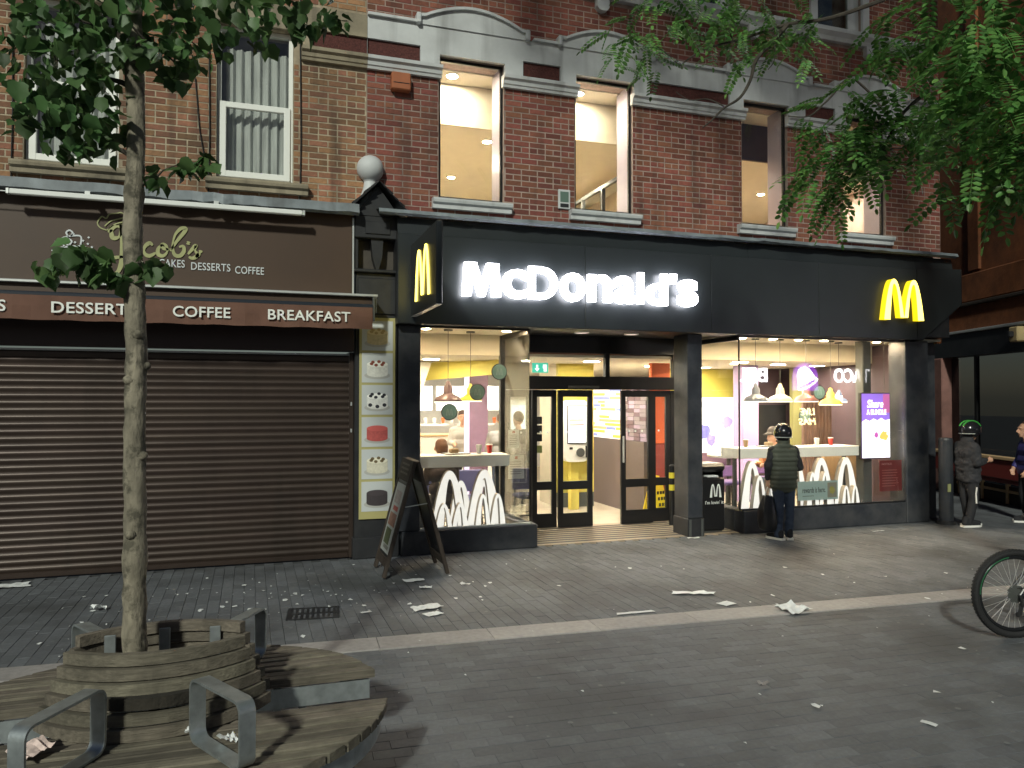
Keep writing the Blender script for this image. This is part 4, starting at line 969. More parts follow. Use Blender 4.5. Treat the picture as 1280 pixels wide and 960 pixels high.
strokes = {'J': ([(139,287),(141,297),(149,296),(153,286),(150,281)], [(136,291),(142,284),(152,283),(162,281)], [(151,284),(153,305),(152,328),(146,341),(134,338),(131,329),(140,323),(156,321)]),
 'a': ([(172,309),(166,304),(160,310),(162,319),(169,318),(173,306),(173,317),(178,318)],),
 'c': ([(191,307),(187,304),(181,309),(181,317),(187,320),(195,316)],),
 'o': ([(203,306),(198,311),(198,318),(204,320),(209,315),(208,308),(203,306),(205,311),(212,312)],),
 'b': ([(213,314),(221,302),(230,291),(232,286),(226,286),(219,294),(216,307),(218,318),(225,320),(230,314),(229,308),(224,309)],),
 's': ([(235,318),(241,311),(245,307),(244,313),(247,319),(241,323),(236,321)], [(245,322),(250,316),(251,313)]),
 'apostrophe': ([(236,302),(235,306)],)}
for nm, ss in strokes.items():
    mb = MB()
    for s_ in ss: mb.ribbon(bez(pxs(s_), 6), cal(.018, .042, 2) if nm != 'J' else cal(.02,.05,2), YJ-.012, YJ-.001)
    mb.build('letter', m_gold, js)
mb = MB()
for s_ in ([(134,288),(126,285),(122,279),(127,271),(133,273),(137,268),(146,267),(152,266),(156,270)],[(134,288),(143,281),(152,278),(158,276)],[(131,283),(138,277),(148,274),(157,272)]):
    mb.ribbon(bez(pxs(s_), 6), .012, YJ-.012, YJ-.001)
mb.build('chef_hat_outline', m_gold, js)
for s_ in ([(81,309),(78,298),(100,295),(101,306)],[(74,310),(90,308),(107,309),(108,319)],[(86,296),(83,291),(87,288),(91,291),(89,295),(93,292)],[(86,307),(82,303),(86,299),(90,302),(87,306)],[(84,318),(82,314),(86,312),(88,316)]):
    MB().ribbon(bez(pxs(s_), 6), .016, YJ-.012, YJ-.001).build('cake_emblem', m_silver, js)
for u, v in ((70,302),(104,301),(111,297),(110,305),(115,309),(118,316),(112,315),(66,313),(94,303)):
    q = at(u, v, YJ); MB().prism([(q.x-.013,q.z),(q.x,q.z-.013),(q.x+.013,q.z),(q.x,q.z+.013)], YJ-.01, YJ-.001).build('emblem_dot', m_silver, js)
p0, p1 = at(199,333,YJ), at(330,342,YJ)
for wd, u0, u1 in (('CAKES',199,231),('DESSERTS',239,288),('COFFEE',294,330)):
    zc = at((u0+u1)/2, 333+9*((u0+u1)/2-215)/97-4, YJ).z; a, b = at(u0,331,YJ), at(u1,336,YJ)
    text_part('word', wd, a.x, b.x, zc-.045, zc+.04, YJ-.001, m_silver, js, depth=.01, offset=.006, spacing=1.05)
# light bar
lb = thing('light_bar', 'long white unlit light bar above the bakery sign', 'light bar')
MB().bev(-2.33,.55,9.0,9.06,3.99,4.045,.008).build('tube', m_tubew, lb)
for x in (-1.65,-.39): MB().box(x,x+.05,9.02,9.25,4.046,4.08).build('bracket', m_alu, lb)
for x in (-2.36,.551): MB().bev(x,x+.03,8.998,9.062,3.988,4.047,.004).build('end_cap', m_alu, lb)
MB().tube([(-5.0,9.05,4.02),(-2.36,9.04,4.02)], .006, 6).build('cable', m_tubew, lb)
# awning
aw = thing('awning', 'retracted brown awning with white wording on its valance', 'awning')
MB().bev(-5.2,1.4,8.93,9.24,3.085,3.115,.006).build('hood', m_alu, aw)
MB().box(-5.2,1.38,8.99,9.22,3.0,3.083).build('cassette', m_brown, aw)
mb = MB(); mb.tube([(-5.2,8.93,2.965),(1.34,8.93,2.965)], .032, 12); mb.build('front_bar', M('bar_dark',(.02,.025,.035),.35), aw)
mb = MB(); n = 80; vs = []
for i in range(n+1):
    x = -5.2+(1.33+5.2)*i/n; d = .006*math.sin(x*9)+.004*math.sin(x*23)
    vs.append((V((x,8.895,2.955)), V((x,8.89+d,2.845)), V((x,8.893+d*1.6,2.705+.004*math.sin(x*13)))))
for i in range(n):
    for k in range(2): mb.quad(vs[i][k], vs[i+1][k], vs[i+1][k+1], vs[i][k+1])
mb.build('valance', m_awn, aw, smooth=True)
YV = 8.872
def word(body, u0, u1, zc=2.835, h=.115):
    a, b = at(u0,395,YV), at(u1,395,YV); text_part('word', body, a.x, b.x, zc-h/2, zc+h/2, YV, m_wtext, aw, depth=.004, offset=.014, spacing=1.05)
word('DESSERTS', 64, 170); word('COFFEE', 216, 288); word('BREAKFAST', 335, 438); word('CAKES', -70, 7)
mb = MB(); mb.bev(1.335,1.36,8.9,8.96,2.80,3.08,.004); mb.bev(1.361,1.385,8.93,8.99,2.9,3.08,.004); mb.build('end_bracket', m_greyp, aw)
# shutter
sh = thing('roller_shutter', 'closed dark brown roller shutter across the bakery front', 'shutter')
YSH = 9.45; z = .05; k = 0; prof = []
for t in range(7): 
    a = math.pi*t/6; prof.append((YSH-.015*math.sin(a), .008+.0655*t/6))
slm = None
while z < 2.38:
    mb = MB(); n = len(prof); m_ = 64; ro = random.uniform(-.0025,.0025)
    vs = []
    for i in range(m_+1):
        x_ = -5.2+6.33*i/m_; d = .0035*noise.noise(V((x_*1.1, z*2.2, 4)))+.0045*max(0, noise.noise(V((x_*2.3, z*5, 9)))-.25)*2
        vs += [V((x_, y_+d+ro, z_)) for y_, z_ in prof]+[V((x_, YSH+.001+d+ro, -.004))]
    k5 = n+1
    for i in range(m_):
        for k in range(n-1): mb.f.append((i*k5+k, i*k5+k+1, (i+1)*k5+k+1, (i+1)*k5+k)); mb.m.append(0)
        mb.f.append((i*k5+n, i*k5, (i+1)*k5, (i+1)*k5+n)); mb.m.append(0)
    mb.v = [tuple(q) for q in vs]
    autosmooth(mb.build('slat', m_slat, sh, loc=(0,0,z)), 50); z += .077
MB().bev(-5.2,1.13,YSH-.02,YSH+.02,.0,.05,.005).build('bottom_rail', m_slat, sh)
MB().bev(-5.2,1.17,9.27,9.5,2.47,2.98,.008).build('shutter_box', M('box_brown',(.035,.02,.018),.5), sh)
MB().bev(-5.2,1.17,YSH-.045,YSH-.03,2.425,2.445,.003).build('rail', m_alu, sh)
MB().bev(1.131,1.185,YSH-.05,YSH+.03,0,2.46,.006).build('guide', m_slat, sh)
for z in (1.82,1.5): MB().bev(1.145,1.165,YSH-.062,YSH-.051,z,z+.045,.003).build('lock', m_alu, sh)
# pilaster with gable and ball
pz = thing('pilaster', 'black painted pilaster with small gabled cap and white ball finial', 'pilaster', (1.44, YG, 0))
MB().bev(-.255,.255,-.0,.2,0,3.42,.01).build('shaft', m_blackm, pz)
MB().bev(-.275,.275,-.03,.2,0,.25,.01).build('base', m_blackm, pz)
MB().bev(-.285,.285,-.06,.2,3.421,3.46,.008).build('ledge', m_blackm, pz)
MB().bev(-.23,.23,-.02,.2,2.92,3.36,.012).build('recessed_panel', m_blackm, pz)
MB().box(-.24,.24,.12,.2,3.461,3.83).build('niche_back', M('niche',(.06,.05,.04),.7,var=.3,stain=.4), pz)
for s in (-1,1): MB().bev(s*.245-.025,s*.245+.025,-.02,.2,3.461,3.83,.008).build('jamb', m_blackm, pz)
mb = MB(); mb.prism([(-.075,3.829),(.075,3.829),(.06,3.6),(.02,3.461),(-.01,3.461),(-.05,3.6)], -.02, .1); mb.build('corbel', m_blackm, pz)
mb = MB(); mb.bev(-.27,.27,-.06,.2,3.831,4.1,.01); mb.build('cap_block', m_blackm, pz)
mb = MB(); mb.bev(-.15,.15,-.075,-.061,3.88,4.03,.006); mb.build('cap_panel', m_blackm, pz)
mb = MB(); mb.prism([(-.27,4.101),(.27,4.101),(0,4.47)], -.06, .2); mb.build('gable', m_blackm, pz)
for s in (-1, 1):
    d = V((s*.36, 0, -.36)).normalized(); nn = V((s*.36,0,.36)).normalized()
    p0 = V((0,0,4.49)); 
    for j in range(5):
        a, b = p0+d*(.1*j), p0+d*(.1*(j+1)+.012); off = nn*(.018+.006*(j % 2))
        mb = MB(); mb.add([a+V((0,-.2,0)),b+V((0,-.16,0)),b+V((0,.2,0)),a+V((0,.2,0)),a+off+V((0,-.16,0)),b+off*1.5+V((0,-.16,0)),b+off*1.5+V((0,.2,0)),a+off+V((0,.2,0))], [(0,1,2,3),(4,5,6,7),(0,1,5,4),(1,2,6,5),(2,3,7,6),(3,0,4,7)])
        mb.build('shingle', m_blackm, pz)
mb = MB(); mb.lathe([(.17,4.15),(.16,4.22),(.12,4.32),(.085,4.42),(.075,4.50),(.085,4.515)], 20, (-.06,.16,.06)); 
o = mb.build('finial_neck', m_white, pz); autosmooth(o, 40)
mb = MB(); mb.lathe([(.001,4.502)]+[(.165*math.sin(math.pi*k/12), 4.667-.165*math.cos(math.pi*k/12)) for k in range(1,12)]+[(.001,4.832)], 24, (-.06,.16,.06), cap=False); autosmooth(mb.build('finial_ball', m_white, pz), 60)
# cake poster
cpz = thing('cake_poster', 'tall poster of six cakes in yellow frames on the black pilaster', 'poster', (1.447, YG-.022, .47))
MB().box(-.215,.215,-.006,0,0,2.41).build('backing', M('poster_yellow',(.42,.38,.16),.6), cpz)
m_pw = M('poster_white',(.55,.58,.58),.6)
ck = [((.62,.52,.30),(.55,.40,.18)),((.72,.72,.66),(.28,.08,.05)),((.78,.78,.74),(.03,.03,.04)),((.50,.10,.09),(.60,.20,.16)),((.66,.63,.50),(.16,.12,.06)),((.05,.04,.045),(.12,.1,.11))]
for k in range(6):
    z = 2.41-.385*(k+1)-.04; 
    if k == 0: h = .385
    MB().box(-.185,.185,-.009,-.0065,z+.03,z+.385).build('cell', m_pw, cpz)
    cz = z+.2; side, top = ck[k]
    def el(cx, cz_, rx, rz_, n=20, a0=0, a1=2*math.pi): return [(cx+rx*math.cos(a0+(a1-a0)*i/n), cz_+rz_*math.sin(a0+(a1-a0)*i/n)) for i in range(n)]
    MB().prism(el(0,cz-.085,.155,.045), -.0115, -.0095).build('plate_print', M('cake_plate',(.45,.45,.42),.6), cpz)
    MB().prism([(-.125,cz+.05)]+el(0,cz-.07,.125,.035,12,math.pi,2*math.pi)+[(.125,cz-.07),(.125,cz+.05)], -.014, -.012).build('cake_print', M('cake_side',side,.6,var=.15,vscale=40), cpz)
    MB().prism(el(0,cz+.05,.125,.036), -.0165, -.0145).build('cake_print', M('cake_top',tuple(min(1,c*1.25) for c in side),.6), cpz)
    if k in (0,1,2,4):
        for j in range(6):
            a = 2*math.pi*j/6+.3; r = .075 if k != 2 else .085
            MB().prism(el(r*math.cos(a),cz+.06+.022*math.sin(a),.022,.018,8), -.019, -.017).build('topping_print', M('cake_topping',top,.6), cpz)
    if k == 2:
        for j in range(3): MB().prism(el(-.085+.085*j,cz-.055-.018*(j == 1),.024,.022,10), -.0165, -.0145).build('topping_print', M('cake_topping',top,.6), cpz)
# sandwich board
sb = thing('sandwich_board', 'dark wooden A-frame sandwich board with menu poster outside the left window', 'sandwich board', (1.694, 8.45, 0))
for s in (-1, 1):
    tilt = math.atan2(.33, 1.22)
    Mx = Matrix.Translation((s*.015,0,1.235)) @ Matrix.Rotation(s*-tilt, 4, 'Y')   # panel hangs from the ridge
    L = 1.265
    pn = MB(); pn.bev(-.02,.02,-.32,.32,-.24,-.0,.006,Mx); hd = pn.build('head_board', m_wood2, sb)
    pn = MB(); pn.bev(-.02,.02,-.32,-.26,-L,-.24,.005,Mx); pn.build('stile', m_wood2, sb)
    pn = MB(); pn.bev(-.02,.02,.26,.32,-L,-.24,.005,Mx); pn.build('stile', m_wood2, sb)
    pn = MB(); pn.bev(-.02,.02,-.26,.26,-L+.1,-L+.2,.005,Mx); pn.build('bottom_rail', m_wood2, sb)
    pn = MB(); pn.box(-.008,.008,-.26,.26,-L+.2,-.24,Mx); pn.build('panel', m_frameB if s > 0 else m_blackm, sb)
    if s < 0:
        pn = MB(); pn.box(-.014,-.009,-.23,.23,-L+.23,-.28,Mx); pn.build('poster', M('menu_paper',(.42,.44,.42),.6,var=.1), sb)
        for a, b, c, d, col in ((-.15,.15,-.50,-.36,(.35,.30,.28)),(-.15,.1,-.58,-.53,(.4,.1,.08)),(-.18,.18,-.75,-.61,(.30,.16,.12)),(-.12,.16,-.95,-.78,(.10,.12,.06)),(-.17,.1,-1.0,-.96,(.2,.2,.18))):
            pn = MB(); pn.box(-.017,-.0145,a,b,c,d,Mx); pn.build('poster_print', M('poster_ink',col,.6,var=.3,vscale=25), sb)
        pn = MB()
        for k in range(3): pn.box(-.024,-.0205,-.2,.2,-.07-k*.05,-.05-k*.05,Mx)
        pn.build('head_print', M('gold_wear',(.10,.085,.06),.6), sb)
MB().tube([(-.12,-.3,.75),(.12,-.3,.78)], .006, 6).build('stay', m_alu, sb)

# ------------------------------------------------------------------ neighbouring building along the alley
nbd = V((FW.x, FW.y, 0)).normalized(); nbn = V((RT.x, RT.y, 0)).normalized()
O = V((0,0,0))+nbn*9.0
NM = Matrix(((nbd.x, nbn.x, 0, O.x),(nbd.y, nbn.y, 0, O.y),(0,0,1,0),(0,0,0,1)))   # local x along the wall (away), y into the building
nb = thing('alley_building', 'orange lit brick building with dark shopfront across the alley at the right', 'building')
def nbx(name, x0, x1, y0, y1, z0, z1, mat, b=.0): 
    mb = MB(); (mb.bev(x0,x1,y0,y1,z0,z1,b,NM) if b else mb.box(x0,x1,y0,y1,z0,z1,NM)); return mb.build(name, mat, nb)
nbx('wall', 9.5, 26, 0, .3, 4.35, 11, m_litbrick)
nbx('frieze', 9.5, 26, -.08, .29, 3.8, 4.349, m_litbrick, .02)
for z in (3.78,): nbx('moulding', 9.5, 26, -.12, .28, z-.05, z+.01, m_wood2, .01)
nbx('sign_board', 9.5, 26, -.05, .28, 3.26, 3.729, m_litbrick, .01)
nbx('trim', 9.5, 26, -.14, .28, 3.2, 3.255, m_alu, .01)
for x in (10.5,12.6,14.7,16.8,18.9): nbx('pilaster_strip', x, x+.35, -.06, -.001, 4.4, 11, m_litbrick, .01)
nbx('canopy', 9.5, 26, -.1, .25, 2.75, 3.199, m_blackm)
nbx('pilaster', 15.9, 16.9, -.12, .25, 0, 2.749, M('pink_render',(.26,.13,.11),.8,var=.15,stain=.3,sscale=2), .02)
nbx('shop_back', 9.5, 15.89, 1.8, 1.85, 0, 2.74, m_frameB)
nbx('shop_floor', 9.5, 15.89, .21, 1.8, -.01, .1, m_blackm)
nbx('stall_riser', 9.5, 15.89, 0, .2, 0, .32, m_wood2, .01)
for x in (9.6,11.4,13.2,15.0): nbx('mullion', x, x+.07, .05, .12, .321, 2.74, m_frameB)
nbx('pane', 9.5, 15.89, .08, .09, .321, 2.74, GLASS('smoked_glass', (.5,.5,.5), 1.18))
bs2 = thing('red_bench', 'dark red upholstered bench with wooden rails in the alley shopfront', 'bench', NM @ V((14.0,-.45,0)), math.atan2(nbd.y, nbd.x))
MB().bev(-1.6,1.6,-.06,.0,.5,.84,.02).build('backrest', M('red_leather',(.17,.025,.02),.5), bs2); MB().bev(-1.65,1.65,-.08,.03,.841,.9,.01).build('rail', m_birch, bs2); MB().bev(-1.62,1.62,-.5,-.061,.42,.49,.02).build('seat', M('red_leather2',(.17,.025,.02),.5), bs2)
for x in (-1.5,-.75,0,.75,1.5): MB().bev(x-.03,x+.03,-.48,-.42,0,.419,.006).build('leg', m_birch, bs2)
MB().bev(-1.6,1.6,-.47,-.43,.2,.25,.006).build('stretcher', m_birch, bs2)
al = thing('wall_lamp', 'small pale lantern box on the alley building', 'lamp', NM @ V((13.35,-.2,2.9)), math.atan2(nbd.y, nbd.x))
MB().bev(-.12,.12,-.1,.1,.0,.26,.02).build('case', M('lantern',(.55,.42,.22),.5), al); MB().bev(-.04,.04,.1,.19,.08,.18,.01).build('bracket', m_blackm, al)
pb = thing('post_pillar', 'tall dark blue black post beside the end pillar', 'post', atz(1183,655,0))
MB().lathe([(.1,0),(.1,1.28),(.09,1.31),(.001,1.315)], 20, cap=False).build('shaft', m_plinth, pb); MB().box(-.08,-.02,-.105,-.1,.5,.62).build('plate', m_gold, pb)
MB().lathe([(.13,0),(.13,.05),(.101,.06)], 20, cap=False).build('base', m_blackm, pb)
wb = thing('bag_pile', 'dark heap of bags behind the dark post', 'bags', atz(1166,650,0))
rr = random.Random(21)
for k in range(4):
    bm = bmesh.new(); bmesh.ops.create_icosphere(bm, subdivisions=2, radius=1)
    c = V((rr.uniform(-.06,.06), rr.uniform(.15,.4), .22+k*.26))
    for q in bm.verts: q.co = V((q.co.x*.17, q.co.y*.17, q.co.z*.2))*(1+.25*noise.noise(q.co*3+V((k,0,0))))+c
    mb = MB(); mb.bm(bm); autosmooth(mb.build('bag', m_blackm, wb), 60)

# ------------------------------------------------------------------ shop across the street, seen only as a reflection in the glass
ob = thing('opposite_shop', 'lit shop across the street mirrored in the right display window', 'building')
MB().box(-14,34,-6.6,-6.2,3.6,4.3).build('wall', m_litbrick, ob); MB().box(-14,34,-6.6,-6.15,0,3.599).build('shopfront', m_blackm, ob)
YT = -6.1+1.0*0
tE = EM('opposite_white', (1,.98,1), 8); pE = EM('opposite_purple', (.33,.05,.75), 2.4); nE = EM('neon_yellow', (1,.8,.35), 9)
def otext(body, x0, x1, z0, z1, mat, **k):
    # read from the street: runs towards -x
    return text_part('letter_row', body, x0, x1, z0, z1, -6.149, mat, ob, depth=.04, flip=True, **k)
otext('TACO', 21.9, 23.65, 2.56, 3.12, tE, offset=.02); otext('BELL', 16.9, 18.75, 2.56, 3.10, tE, offset=.02)
cx, cz = 20.5, 2.72
poly = [(cx-.6,cz-.48),(cx+.6,cz-.48),(cx+.6,cz+.05)]+[(cx+.6*math.cos(math.pi*k/14), cz+.05+.55*math.sin(math.pi*k/14)) for k in range(1,14)]+[(cx-.6,cz+.05)]
MB().prism(poly, -6.149, -6.11).build('logo_panel', pE, ob)
Rb = Matrix.Translation((cx,0,cz)) @ Matrix.Rotation(R(-24), 4, 'Y') @ Matrix.Translation((-cx,0,-cz))
bell = [(cx-.5,cz-.2),(cx-.42,cz-.12),(cx-.33,cz+.25),(cx-.18,cz+.43),(cx,cz+.47),(cx+.18,cz+.43),(cx+.33,cz+.25),(cx+.42,cz-.12),(cx+.5,cz-.2)]
mb = MB(); mb.prism(bell, -6.109, -6.08, M=Rb); mb.build('bell', tE, ob)
mb = MB(); mb.ribbon([((Rb @ V((cx+.5*math.cos(t*math.pi/12),0,cz-.22+.14*math.sin(t*math.pi/12)))).x, (Rb @ V((cx+.5*math.cos(t*math.pi/12),0,cz-.22+.14*math.sin(t*math.pi/12)))).z) for t in range(12,25)], .07, -6.109, -6.08); mb.build('bell', tE, ob)
otext('LIVE', 20.25, 20.95, 1.28, 1.55, nE, shear=.2); otext('MÁS', 20.2, 21.0, .9, 1.22, nE, shear=.2)

# ------------------------------------------------------------------ round bench with planter
be = thing('round_bench', 'round slatted wooden bench with steel armrests around the young tree', 'bench', (-.4, 4.06, 0))
SZ = .42
def halfwidth(y):
    # stadium outline: two circles of radius .93 set .3 apart
    r = .93; 
    return math.sqrt(max(0, r*r-y*y))
for sgn in (-1, 1):
    y = .205; k = 0
    while y < .90:
        w2 = .062
        ya, yb = sgn*y, sgn*(y+w2)
        ha, hb = halfwidth(y), halfwidth(y+w2)
        if hb < .08: break
        xe_a, xe_b = .15+ha, .15+hb
        lo, hi = min(ya, yb), max(ya, yb)
        # the planter interrupts the slats next to it
        gap = 0
        mb = MB(); c = V((0, (lo+hi)/2, SZ))
        z0, z1 = -.045+random.uniform(-.002,.002), random.uniform(-.005,.004)
        xa, xb = (xe_a, xe_b) if sgn > 0 else (xe_b, xe_a)
        P8 = [(-xa,lo,z0),(xa,lo,z0),(xb,hi,z0),(-xb,hi,z0)]; ch = .005
        T8 = [(-xa+ch,lo+ch,z1),(xa-ch,lo+ch,z1),(xb-ch,hi-ch,z1),(-xb+ch,hi-ch,z1)]
        U8 = [(-xa,lo,z1-ch),(xa,lo,z1-ch),(xb,hi,z1-ch),(-xb,hi,z1-ch)]
        vs = [V(p)-V((0,c.y,0)) for p in P8+U8+T8]
        mb.add(vs, [(3,2,1,0),(8,9,10,11)]+[(i, (i+1) % 4, (i+1) % 4+4, i+4) for i in range(4)]+[(i+4, (i+1) % 4+4, (i+1) % 4+8, i+8) for i in range(4)])
        mb.build('slat', m_wood, be, loc=c)
        y += w2+.015; k += 1
    # steel skirt under the slats
    mb = MB(); n = 30; pts = []
    for i in range(n+1):
        a = math.asin(.205/.93)+(math.pi-2*math.asin(.205/.93))*i/n
        pts.append(V((.90*math.cos(a)+(.15 if math.cos(a) > 0 else -.15), sgn*.90*math.sin(a), 0)))
    for i in range(n): mb.quad(pts[i]+V((0,0,.27)), pts[i+1]+V((0,0,.27)), pts[i+1]+V((0,0,.373)), pts[i]+V((0,0,.373)))
    mb.quad(pts[0]+V((0,0,.27)), pts[-1]+V((0,0,.27)), pts[-1]+V((0,0,.373)), pts[0]+V((0,0,.373)))
    mb.build('skirt', m_steel, be)
    for x in (-.75,.55,.68) if sgn > 0 else (-.75,.7):
        MB().bev(x-.02,x+.02,sgn*.32-.03,sgn*.32+.03,0,.372,.004).build('leg', m_steel, be)
    # planter boards: stacked arcs, stepped outwards towards the seat
    for j in range(6):
        z0 = SZ+.003+j*.0585; z1 = z0+.0505
        g = .021*(5-j)
        Rr, hc = .60, .385+g*1.15
        cyc = .27+g-Rr                      # so the arc's middle stands at y=.27+g
        a = math.asin(hc/Rr); n = 16; mb = MB(); oi = []; ii = []
        for i in range(n+1):
            t = -a+2*a*i/n; 
            oi.append((Rr*math.sin(t), sgn*(cyc+Rr*math.cos(t)))); ii.append(((Rr-.038)*math.sin(t), sgn*(cyc+(Rr-.038)*math.cos(t))))
        for i in range(n):
            q = [oi[i], oi[i+1], ii[i+1], ii[i]]
            fs = [(0,1,2,3),(7,6,5,4),(0,4,5,1),(2,6,7,3)]
            if i == 0: fs.append((0,3,7,4))
            if i == n-1: fs.append((1,5,6,2))
            mb.add([(x_, y_, z0) for x_, y_ in q]+[(x_, y_, z1) for x_, y_ in q], fs)
        mb.build('planter_board', m_wood, be)
    for x in (-.24,-.0,.24):
        yy = sgn*(.27-.6+math.sqrt(.6**2-x*x)-.055); MB().bev(x-.026,x+.026,min(yy,yy-sgn*.01),max(yy,yy-sgn*.01),.45,.745,.003).build('bracket', m_steel, be)
# flat-bar arm loops
def arm(x0, y0, x1, y1):
    d = V((x1-x0, y1-y0, 0)); l = d.length; d.normalize(); nrm = V((-d.y, d.x, 0)); h = .275; rr_ = .05; pts = []
    for (cx_, cz_, a0) in ((l-rr_, h-rr_, 0), (rr_, h-rr_, 90), (rr_, rr_, 180), (l-rr_, rr_, 270)):
        for k in range(6): a = R(a0+k*18); pts.append((cx_+rr_*math.cos(a), cz_+rr_*math.sin(a), math.cos(a), math.sin(a)))
    mb = MB(); n = len(pts); th = .0055; wdt = .035; vs = []
    for s_, z_, nx, nz in pts:
        for o_, i_ in ((-1,0),(1,0),(1,1),(-1,1)):
            vs.append(V((x0,y0,SZ+.004))+d*(s_-nx*th*2*i_)+V((0,0,z_-nz*th*2*i_))+nrm*(o_*wdt))
    fs = []
    for i in range(n):
        j = (i+1) % n
        for k in range(4): fs.append((i*4+k, i*4+(k+1) % 4, j*4+(k+1) % 4, j*4+k))
    mb.add(vs, fs); autosmooth(mb.build('armrest', m_steel, be), 40)
arm(.19,-.42,.40,-.80); arm(-.19,-.42,-.40,-.80); arm(.30,.36,.47,.66); arm(-.30,.36,-.47,.66)
mb = MB(); mb.lathe([(.001,.60),(.36,.6),(.36,.55),(.001,.55)], 24, cap=False); mb.build('soil', m_soil, be)

# ------------------------------------------------------------------ trees
def leaf_mesh():
    # lobed leaf in the xy plane, stalk at origin, length 1 along y, folded on the midrib
    o = [(0,0),(.2,-.02),(.42,.13),(.40,.33),(.47,.54),(.30,.70),(.15,.83),(0,1)]
    vs = [V((x, y, abs(x)*.28-.12*y*y)) for x, y in o]+[V((-x, y, abs(x)*.28-.12*y*y)) for x, y in o[1:-1]]+[V((0,.5,-.03))]
    fs = []; m = len(vs)-1; n = len(o)
    rt = list(range(n)); lf = [0]+list(range(n, n+n-2))+[n-1]
    for i in range(n-1): fs.append((m, rt[i], rt[i+1])); fs.append((m, lf[i+1], lf[i]))
    return vs, fs
LV, LF = leaf_mesh()
def rnd_rot(rng, droop=.4):
    return Matrix.Rotation(rng.uniform(0, 2*math.pi), 4, 'Z') @ Matrix.Rotation(rng.uniform(-1.2, .35)-droop, 4, 'X') @ Matrix.Rotation(rng.uniform(-.8,.8), 4, 'Y')
rng = random.Random(12)
tr = thing('street_tree', 'slender young tree with pale trunk growing out of the round bench', 'tree', (-.5, 4.06, 0))
def wob(z, s=.012): return V((s*noise.noise(V((z*1.7,0,3))), s*noise.noise(V((z*1.7,7,1))), 0))
pts = []; rs = []
for i in range(90):
    z = .55+i*.06
    pts.append(V((-.012*z,.01*z,z))+wob(z, .014)); rs.append((.0585-.0052*z)*(1+.10*noise.noise(V((z*6,2,2)))+(.12 if abs(z-2.42) < .05 else 0)+(.10 if abs((z*1.3) % 1-.5) < .05 else 0)))
mb = MB(); mb.tube(pts, [max(.01, r) for r in rs], 14); 
bm_o = mb.build('trunk', m_bark, tr); 
for q in bm_o.data.vertices: q.co += q.co.normalized()*0 + V((noise.noise(q.co*14), noise.noise(q.co*14+V((9,0,0))), 0))*.008
autosmooth(bm_o, 70)
for k, (z_, a_) in enumerate(((1.25,-1.9),(1.62,-.6),(1.98,-2.3),(2.2,-1.2),(2.05,-.2))):
    c_ = V((-.012*z_,.01*z_,z_))+wob(z_, .014); d_ = V((math.cos(a_), math.sin(a_), .25)); r_ = .0585-.0052*z_
    MB().tube([c_+d_*(r_*.6), c_+d_*(r_*1.05), c_+d_*(r_*1.35)], [.03,.022,.012], 9).build('knot', m_bark, tr, smooth=True)
def tpt(z): return V((-.012*z,.01*z,z))+wob(z, .014)
# clusters: (pixel u, v, depth offset, radius m, count)
TO = V((-.5,4.06,0)); clusters = []
for u, v, dy, r, n in ((40,20,-.1,.22,42),(100,25,.1,.24,46),(70,75,-.05,.2,36),(115,95,.05,.16,26),(60,140,-.1,.16,26),(100,155,.0,.17,30),(75,175,.1,.12,14),(132,180,.05,.08,9),(40,115,0,.1,8),(215,25,.1,.22,42),(270,30,0,.2,32),(330,12,.1,.18,30),(390,12,.15,.14,20),(420,30,.1,.06,7),(220,80,.1,.13,20),(195,60,-.1,.1,14),
   (225,205,0,.05,7),(250,205,.0,.05,7),(195,222,0,.06,7),(262,200,0,.03,3),(95,325,-.02,.1,26),(60,335,.05,.05,6),(130,340,-.05,.06,10),(190,335,-.02,.06,13),(145,345,-.05,.05,7),(370,35,.1,.05,5),(150,20,-.15,.18,24)):
    clusters.append((at(u, v, 4.06+dy)-TO, r, n))
clusters_hi = []
for k in range(46):
    a = rng.uniform(0, 2*math.pi); z = rng.uniform(4.15, 5.9); rad = rng.uniform(.15, .95)*(1.15-.12*abs(z-4.8))
    clusters_hi.append((V((rad*math.cos(a), rad*math.sin(a), z)), .24, 26))
def chain_limbs(mb, cl, nodes, rmax, up=.8, bow=.08):
    """grow twigs: each cluster hangs on the nearest point already grown"""
    todo = sorted(cl, key=lambda c: min((c-n_[0]).length for n_ in nodes))
    for c in todo:
        best = min(nodes, key=lambda n_: (c-n_[0]).length+up*max(0, n_[0].z-c.z))
        p_, r_ = best; L_ = (c-p_).length; r0 = min(r_*.8, rmax)
        m1 = p_.lerp(c,.33)+V((0,0,bow*L_))+V((noise.noise(c*3),noise.noise(c*3+V((5,0,0))),0))*.08*L_; m2 = p_.lerp(c,.7)+V((0,0,bow*.8*L_))
        mb.tube([p_, m1, m2, c], [r0, r0*.8, r0*.6, r0*.4], 6)
        nodes += [(m1, r0*.8), (m2, r0*.6), (c, r0*.45)]
limb = MB()
chain_limbs(limb, [c for c, r, n in clusters+clusters_hi], [(tpt(z_), .022 if z_ > 2.7 else .012) for z_ in (2.44,2.48,2.9,3.05,3.2,3.4,3.6,3.9,4.3,4.8,5.3)], .016)
stuff(limb.build('limbs', m_bark2, tr))
crown = MB(); leaves = []
for ci, (c, r, n) in enumerate(clusters+clusters_hi):
    for k in range(int(n*1.65)):
        d = V((rng.gauss(0,1), rng.gauss(0,1), rng.gauss(0,1))).normalized()*r*rng.random()**.4*1.25
        d.z *= .8
        leaves.append((c+d, rng.uniform(.045,.10)*(1 if c.z < 4.2 else 1.25)))
lsel = [i for i, (p_, s_) in enumerate(leaves) if inframe(p_+TO, 10)]
lsel.sort(key=lambda i: -leaves[i][1]); lsel = set(lsel[:300])
